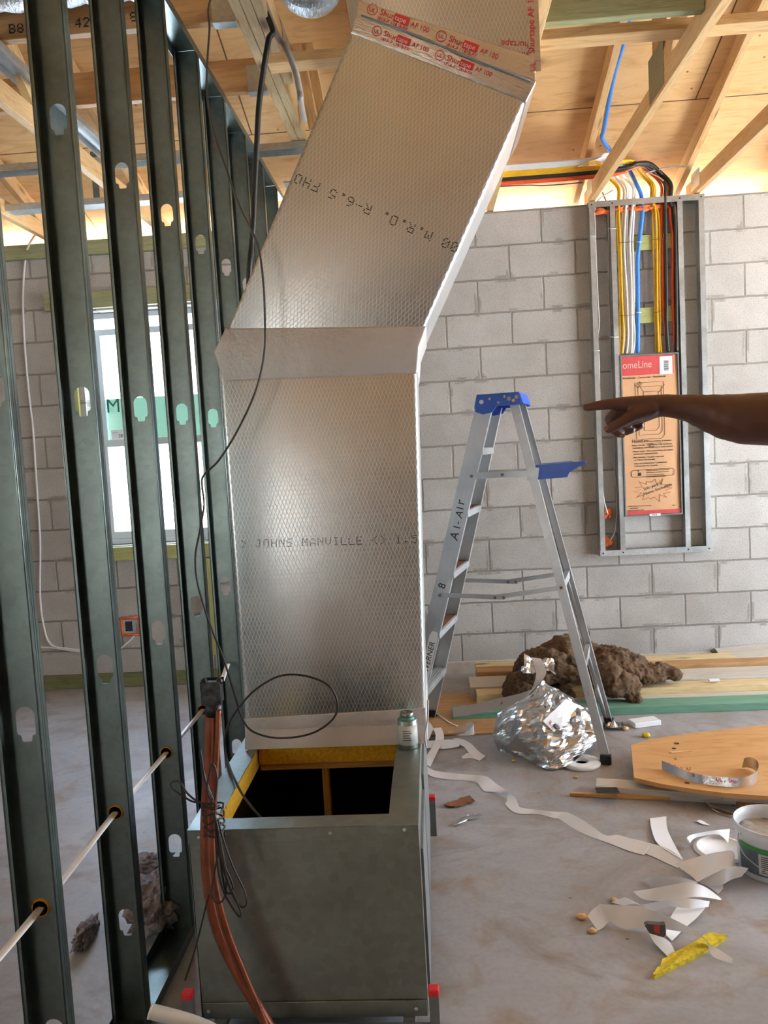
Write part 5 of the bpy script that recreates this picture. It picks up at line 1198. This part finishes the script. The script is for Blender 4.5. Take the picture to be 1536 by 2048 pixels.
q = [fpt(*z6(x,y)) for x, y in ((720,1400),(790,1310),(800,1290),(890,1240),(1000,1180),(1110,1120),(1150,1095),(1245,1125),(1170,1175),(1000,1275),(870,1340),(740,1402))]
m = MB(); m.prism(q, (0,0,.010)); bmesh.ops.subdivide_edges(m.bm, edges=m.bm.edges, cuts=3, use_grid_fill=True)
for v in m.bm.verts: v.co += V((.006*noise.noise(v.co*40), .006*noise.noise(v.co*40+V((5,5,5))), abs(.012*noise.noise(v.co*25)))) if v.co.z > .005 else V((0,0,0))
o = m.done('insulation_strip', M['yellowstrip']); tag(o, 'ragged strip of yellow insulation on the floor at lower right', 'insulation')
cq = lambda x, y, d=0: aty(*z6(x,y), 2.245+d)
m = MB(); m.prism([cq(x,y) for x, y in ((700,1080),(668,1028),(690,1015),(735,1018),(780,1022),(812,1020),(818,1088),(800,1110))], (0,.010,.004)); o = m.done('torn_card', plain('dark_torn_card','#54494a',.7)); tag(o, 'dark torn carton scrap lying on the white strips', 'card scrap')
MB().prism([cq(x,y,-.001) for x, y in ((735,1070),(728,1022),(775,1026),(772,1085))], (0,-.0006,0)).done('red_mark', M['cardred'], o)
# ------------------------------------------------------------------ bucket and lid
bc = V((1.078, 2.64, 0)); bk_ = empty('bucket', bc, 'white plastic bucket of grey mastic standing at the right edge of the picture', 'bucket')
H_b = .172
MB().lathe([(.100,.002),(.104,.004),(.113,H_b-.035),(.117,H_b-.030),(.119,H_b),(.1165,H_b),(.1125,H_b-.03),(.101,.008),(.0001,.008)], bc, 56).done('body', plain('cloudy_white_plastic','#dcdfe2',.35,0,.03), bk_)
m = MB(); m.lathe([(.1118,H_b-.045),(.07,H_b-.050),(.0001,H_b-.044)], bc, 40)
for v in m.bm.verts: v.co.z += .012*noise.noise(v.co*22)
m.done('mastic', M['mud'], bk_)
def arc(a0, a1, z0, z1_, mat, name, off=.0006, n=24):
    m = MB(); rr = lambda z: .104+(z-.004)/(H_b-.039)*.009+off
    A = [math.radians(a0+(a1-a0)*k/n) for k in range(n+1)]
    m.ribbon([bc+V((rr(z1_)*math.cos(a), rr(z1_)*math.sin(a), z1_)) for a in A], [bc+V((rr(z0)*math.cos(a), rr(z0)*math.sin(a), z0)) for a in A]); return m.done(name, mat, bk_)
arc(185, 330, .022, .112, M['labelgrey'], 'label')
arc(187, 252, .104, .119, M['inkgreen'], 'green_band', .0012)
arc(226, 268, .030, .100, M['canlabel'], 'label_panel', .0012)
m = MB()
for k in range(9):
    z = .036+.0068*k; A = [math.radians(230+32*j/8*(1-.25*(k%3)/2)) for j in range(9)]; r = .1125+(z-.03)*.06-.0035+.0002
    rr = lambda z: .104+(z-.004)/(H_b-.039)*.009+.0018
    m.ribbon([bc+V((rr(z)*math.cos(a), rr(z)*math.sin(a), z+.0032)) for a in A], [bc+V((rr(z)*math.cos(a), rr(z)*math.sin(a), z)) for a in A])
m.done('label_print', M['inkgrey'], bk_)
ha = math.radians(193); hp = bc+V((.121*math.cos(ha), .121*math.sin(ha), H_b-.025))
o = tube_obj('wire_handle', [hp, hp+V((-.004,-.006,-.03)), bc+V((.135*math.cos(math.radians(215)),.135*math.sin(math.radians(215)),.085)), bc+V((.14*math.cos(math.radians(250)),.14*math.sin(math.radians(250)),.06)), bc+V((.135*math.cos(math.radians(300)),.135*math.sin(math.radians(300)),.085)), bc+V((.121*math.cos(math.radians(345)),.121*math.sin(math.radians(345)),H_b-.025))], .0016, M['alu'], bk_)
MB().tube([hp, hp+V((.006,.001,0))], .008, 10).done('handle_ear', M['white'], bk_)
lc = fpt(1432,1700); o = MB().lathe([(.0001,.005),(.078,.005),(.080,.008),(.086,.008),(.088,.003),(.094,.003),(.095,.0005),(.0001,.0005)], (lc.x+.02,lc.y,.0005), 44).done('plastic_lid', M['white']); tag(o, 'round white bucket lid lying upside down left of the bucket', 'lid')
o = E6([((985,462,.006),(990,470,.004)),((962,412,.03),(985,452,.02)),((1000,385,.034),(1010,415,.02)),((1080,367,.034),(1080,393,.02)),((1180,353,.03),(1190,385,.02)),((1268,345,.02),(1255,445,.004))], 'white plastic tear band curled behind the bucket lid', mat=M['white'], name='tear_band', cat='band'); del o['group']
# ------------------------------------------------------------------ plywood and sticks on the right
zp = .062
q = [atz(a, b, zp+.018) for a, b in ((1262,1490),(1300,1478),(1400,1464),(1536,1449),(1640,1440),(1640,1596),(1536,1592),(1450,1586),(1380,1577),(1320,1567),(1268,1555))]
m = MB(); m.prism([p-V((0,0,.018)) for p in q], (0,0,.018)); py_ = m.done('plywood_offcut', M['ply'], None, q[5]); tag(py_, 'cut sheet of orange plywood lying on wood scraps at right', 'plywood')
for (a, b, r) in ((1353,1487,.012),(1348,1497,.010),(1351,1518,.007),(1374,1566,.010)):
    c = atz(a, b, zp+.018); MB().tube([c+V((0,0,-.001)), c+V((0,0,.0006))], r, 12).done('knot', M['rust'] if r < .009 else M['brownwire'], py_)
c = atz(1352,1504,zp+.019); o = MB().prism([c+V((-.03,0,0)),c+V((-.02,-.012,0)),c+V((.07,.004,0)),c+V((.02,.008,0))], (0,0,.002)).done('wood_splinter', M['chip']); tag(o, 'pale torn splinter lying on the plywood', 'splinter')
pt = lambda px, py, h: atz(px, py, zp+.019+h)
ft = strip('foil_tape_strip', [(pt(1324,1532,.012),(.1,.5,.85)),(pt(1345,1540,.015),(0,.5,.8)),(pt(1375,1552,.012),(0,.6,.7)),(pt(1400,1560,.012),(0,.3,.9)),(pt(1440,1565,.012),(0,.3,.9)),(pt(1480,1567,.015),(0,.1,1)),(pt(1505,1560,.020),(0,.05,1)),(pt(1516,1548,.030),(.05,0,1)),(pt(1514,1533,.030),(.1,.0,1)),(pt(1500,1525,.028),(.1,0,1)),(pt(1486,1526,.022),(.2,0,.9))], .045, M['crinkle'], 'strip of printed foil tape curling up at one end on the plywood', 'tape')
for i, (a, b) in enumerate(((1333,1533),(1354,1541),(1380,1553),(1430,1563),(1455,1566))):
    c = pt(a, b, .016); lettering('tape_print', [('UL AF' if i % 2 else 'Shur', 0, 0, .022)], M['inkred'], ft, frame3(c+V((0,-.010,.004)), (1,.05,-.12), (0,.5,.9)))
def stick(name, a, b, w, t, z0, mat, label, cat='stick'):
    p, q = atz(a[0],a[1],z0+t/2), atz(b[0],b[1],z0+t/2); o = board(name, p, q, w, t, mat); return tag(o, label, cat)
stick('wood_batten', (1192,1573), (1640,1602), .085, .040, .0005, M['greywood'], 'grey batten with a dark end sticking out under the plywood')
c = atz(1206,1579,.042); MB().box((c.x-.03,c.y-.03,.0412),(c.x+.06,c.y+.02,.0418)).done('dark_end_patch', M['black'], bpy.data.objects['wood_batten'])  # flat black patch that makes the batten's end dark
stick('wood_stake', (1140,1588), (1340,1597), .018, .014, .0005, M['orangepine'], 'thin pointed wooden stake on the floor in front of the grey batten')
p, q_ = fpt(1452,1618), fpt(1640,1622)
o = board('wood_offcut', (p.x,p.y+.06,.038), (q_.x,p.y+.05,.038), .06, .045, M['greywood']); tag(o, 'whitish wood offcut under the right end of the plywood', 'offcut')
o = board('wood_offcut', (p.x+.10,p.y-.05,.0075), (p.x+.10,p.y+.42,.0075), .10, .014, M['orangepine'], up=(0,0,1)); tag(o, 'flat orange wood offcut beneath the whitish one', 'offcut')
c0_, c1_ = fpt(1266,1457), fpt(1318,1450)
m = MB(); m.beam(c0_+V((0,.03,.014)), c1_+V((0,.03,.014)), .075, .026, V((0,0,1))); m.bevel(.003,2); o = m.done('foam_block', M['white']); tag(o, 'small white block on the floor in front of the teal-green board', 'block')
# little scraps on the slab
def leaf(name, pts, z, mat, label, cat, th=.002, amp=.012):
    P = [fpt(a, b) for a, b in pts]; m = MB(); m.prism(P, (0,0,th)); bmesh.ops.subdivide_edges(m.bm, edges=m.bm.edges, cuts=2, use_grid_fill=True)
    for v in m.bm.verts: v.co.z += .001+amp*abs(noise.noise(v.co*30+V((z,0,0))))
    return tag(m.done(name, mat), label, cat)
leaf('dry_debris', ((888,1614),(915,1604),(925,1598),(940,1597),(950,1606),(930,1612),(910,1618)), 1, M['rust'], 'dark brown crumpled debris on the slab right of the galvanized box', 'debris', .006, .02)
leaf('foil_sliver', ((905,1654),(925,1638),(945,1632),(964,1634),(950,1640),(935,1642),(920,1652)), 2, M['crinkle'], 'tan and silver sliver on the slab in front of the dark brown debris', 'foil', .003, .014)
leaf('foil_sliver', ((1408,1607),(1425,1612),(1450,1625),(1480,1635),(1462,1636),(1440,1630),(1420,1620)), 3, M['crinkle'], 'twisted silver sliver on the slab between the plywood and the bucket', 'foil', .004, .016)
leaf('paper_scrap', ((1392,1645),(1402,1642),(1421,1652),(1405,1650)), 4, M['paper'], 'small white triangle of paper left of the twisted silver sliver', 'paper scrap', .001, .008)
for i, (px, py, r, lab) in enumerate(((1293,1474,.018,'yellow crumb beside the corner of the plywood'),(1152,1556,.008,'tiny yellow crumb left of the grey batten'),(1027,1523,.008,'tiny yellow crumb left of the foil heap'),(1250,1460,.016,'wood chip beside the small white block'))):
    c = fpt(px, py); fuzzy('crumb', (c.x,c.y,0), (r*1.2,r,r*.6), M['chip'] if i == 3 else M['yellowstrip'], lab, 'crumb', 'crumbs on the slab', i+30, .4, 1, 2)
o = tube_obj('white_wire', [fpt(862,1418,.01),fpt(880,1432,.01),fpt(900,1446,.01),fpt(915,1452,.008)], .004, M['whitecable']); tag(o, 'thin white wire on the brown floor sheet at the left foot of the ladder', 'wire')
c = atz(985,1382,.09)
# ------------------------------------------------------------------ person pointing in from the right
def h(px, py, dy=0): return aty(px, py, 1.75+dy)
def capsules(chains, voxel, name, mat, parent=None, smooth=4, spheres=()):
    bm = bmesh.new()
    def sph(c, r):
        ret = bmesh.ops.create_icosphere(bm, subdivisions=3, radius=1)
        rr = r if isinstance(r, (tuple, list)) else (r, r, r)
        for v in ret['verts']: v.co = V(c)+V((v.co.x*rr[0], v.co.y*rr[1], v.co.z*rr[2]))
    for ch in chains:
        for (p, r) in ch: sph(p, r)
        for (p, r), (q, s_) in zip(ch, ch[1:]):
            p, q = V(p), V(q); d = (q-p); L = d.length
            if L < 1e-5: continue
            d.normalize(); a = d.orthogonal().normalized(); b = d.cross(a); ring = []
            for c, rad in ((p, r), (q, s_)): ring.append([bm.verts.new(c+a*rad*math.cos(2*PI*k/20)+b*rad*math.sin(2*PI*k/20)) for k in range(20)])
            for k in range(20): bm.faces.new([ring[0][k], ring[0][(k+1)%20], ring[1][(k+1)%20], ring[1][k]])
            bm.faces.new(ring[0][::-1]); bm.faces.new(ring[1])
    for c, r in spheres: sph(c, r)
    bmesh.ops.recalc_face_normals(bm, faces=bm.faces)
    me = bpy.data.meshes.new(name); bm.to_mesh(me); bm.free()
    tmp = bpy.data.objects.new(name, me); COL.objects.link(tmp)
    md = tmp.modifiers.new('r', 'REMESH'); md.mode = 'VOXEL'; md.voxel_size = voxel
    ms = tmp.modifiers.new('s', 'SMOOTH'); ms.iterations = smooth; ms.factor = .5
    dg = bpy.context.evaluated_depsgraph_get(); m2 = bpy.data.meshes.new_from_object(tmp.evaluated_get(dg)); bpy.data.objects.remove(tmp)
    m2.name = name
    for p in m2.polygons: p.use_smooth = True
    return link(name, m2, mat, parent)
wr_ = h(1330,811); el = V((.815,1.752,1.487)); sh = V((1.10,1.745,1.455))
arm = [(wr_,.0245),(h(1352,813),.0255),(h(1385,817),.031),(h(1402,822),.0355),(h(1428,828),.0425),(h(1455,834),.049),(h(1490,838),.0545),(h(1536,838),.057),(el,.053),(V((.95,1.75,1.475)),.056),(sh,.066)]
kI, kM, kR, kL = h(1240,807,-.014), h(1237,819,.008), h(1246,829,.027), h(1258,836,.042)
palm = [[(h(1322,810,-.004),.0225),(h(1285,806,-.012),.0165),(kI,.0140)], [(h(1322,812,.004),.0225),(h(1282,814,.004),.020),(kM,.0140)], [(h(1318,814,.006),.020),(h(1284,824,.018),.018),(kR,.0130)], [(h(1314,817,.010),.019),(h(1288,830,.028),.0165),(kL,.0120)],
        [(h(1318,814,-.002),.022),(h(1285,824,-.010),.020),(h(1262,822,0),.016)], [(h(1300,820,.006),.020),(h(1268,834,.012),.0165),(h(1252,843,.014),.0135)]]
index = [(kI,.0140),(h(1222,808,-.014),.0118),(h(1205,810,-.014),.0112),(h(1188,812.5,-.014),.0100),(h(1173,815.5,-.014),.0084)]
middle = [(kM,.0135),(h(1219,838,.006),.0112),(h(1226,858,.010),.0102),(h(1239,868,.014),.0092)]
ring_ = [(kR,.0128),(h(1234,849,.026),.0106),(h(1248,864,.028),.0096),(h(1263,860,.028),.0086)]
little = [(kL,.0118),(h(1256,851,.042),.0092),(h(1268,858,.043),.0084),(h(1282,852,.042),.0076)]
thumb = [(h(1300,818,-.018),.018),(h(1268,830,-.028),.0145),(h(1243,845,-.032),.0118),(h(1224,855,-.032),.0108),(h(1217,858,-.031),.0098)]
bc_y = 1.565
hip, nk, hd = V((1.24,bc_y,.95)), V((1.23,bc_y,1.50)), V((1.20,bc_y,1.66))
torso = [[(hip,.13),(V((1.25,bc_y,1.15)),.125),(V((1.24,bc_y,1.32)),.135),(V((1.23,bc_y,1.42)),.09),(nk,.058),(hd-V((0,0,.06)),.055)], [(V((1.24,bc_y-.06,1.30)),.11),(V((1.24,bc_y+.06,1.30)),.11)], [(V((1.235,bc_y-.17,1.44)),.065),(V((1.23,bc_y,1.44)),.075),(sh+V((.05,-.02,0)),.068),(sh,.064)],
         [(V((1.235,bc_y-.19,1.43)),.06),(V((1.26,bc_y-.23,1.16)),.045),(V((1.21,bc_y-.25,.93)),.030),(V((1.19,bc_y-.245,.86)),.030),(V((1.185,bc_y-.24,.79)),.018)]]
legs = [[(V((1.24,bc_y+s_*.09,.93)),.10),(V((1.235,bc_y+s_*.10,.50)),.062),(V((1.25,bc_y+s_*.10,.30)),.054),(V((1.25,bc_y+s_*.10,.09)),.036),(V((1.15,bc_y+s_*.105,.035)),.032)] for s_ in (-1, 1)]
hand2 = [[(V((1.185,bc_y-.24,.80)),.018),(V((1.175+.016*k-.024,bc_y-.235,.72)),.009),(V((1.165+.016*k-.024,bc_y-.23,.68)),.0078)] for k in range(4)]+[[(V((1.165,bc_y-.235,.80)),.012),(V((1.145,bc_y-.225,.755)),.009)]]
face = [(hd,(.095,.075,.115)),(hd+V((-.055,0,-.06)),(.05,.05,.05)),(hd+V((-.098,0,-.015)),(.016,.014,.022)),(hd+V((-.005,.078,-.01)),(.018,.012,.030)),(hd+V((-.005,-.078,-.01)),(.018,.012,.030)),(hd+V((-.083,0,-.058)),(.016,.026,.008)),(hd+V((-.08,.03,.012)),(.012,.018,.010)),(hd+V((-.08,-.03,.012)),(.012,.018,.010))]
body = capsules([arm, index, middle, ring_, little, thumb]+palm+torso+legs+hand2, .0034, 'person', M['skin'], None, 7, face)
tag(body, 'person at the right edge whose bare dark arm reaches in, index finger pointing left', 'person')
tee = capsules([[(V((1.24,bc_y,.92)),.150),(V((1.25,bc_y,1.15)),.142),(V((1.24,bc_y,1.34)),.150),(V((1.23,bc_y,1.44)),.095)], [(V((1.24,bc_y-.07,1.30)),.122),(V((1.24,bc_y+.07,1.30)),.122)], [(V((1.235,bc_y-.17,1.445)),.078),(V((1.23,bc_y,1.45)),.084),(sh+V((.05,-.02,0)),.082),(sh,.078),(sh+V((-.10,.005,.012)),.074)], [(V((1.235,bc_y-.19,1.43)),.073),(V((1.25,bc_y-.21,1.27)),.066)]], .008, 't_shirt', M['shirt'], body)
tee['label'] = 'dark short-sleeved T-shirt'
capsules([[(V((1.24,bc_y,.95)),.140),(V((1.24,bc_y,.86)),.140)]]+[[(V((1.24,bc_y+s_*.09,.92)),.115),(V((1.235,bc_y+s_*.10,.50)),.080),(V((1.25,bc_y+s_*.10,.12)),.066)] for s_ in (-1, 1)], .008, 'trousers', M['jeans'], body)
for s_ in (-1, 1):
    capsules([[(V((1.25,bc_y+s_*.10,.14)),.056),(V((1.255,bc_y+s_*.10,.055)),.052),(V((1.12,bc_y+s_*.105,.045)),.044)]], .006, 'boot', M['boot'], body)
capsules([], .006, 'hair', M['hair'], body, 3, [(hd+V((.022,0,.030)),(.092,.082,.100))])
for f_, dv in ((index[-1][0],(-.004,-.003,.0075)),(thumb[-1][0],(-.006,-.008,.002)),(middle[-1][0],(.004,-.008,-.004))):
    m = MB(); c = V(f_)+V(dv); m.lathe([(.0045,-.0004),(.0048,.0004),(.0001,.0008)], (0,0,0), 12)
    for v in m.bm.verts: v.co = c+V((v.co.x*1.3, v.co.z*1.0 if abs(dv[1]) > abs(dv[2]) else v.co.y, v.co.y if abs(dv[1]) > abs(dv[2]) else v.co.z))
    m.done('fingernail', M['nail'], body)
for s_ in (-1, 1):
    MB().lathe([(.0001,-.011)]+[(.011*math.cos(a), .011*math.sin(a)) for a in (-.8,-.3,.3,.8)]+[(.0001,.011)], hd+V((-.086,s_*.03,.010)), 14).done('eye', M['white'], body)
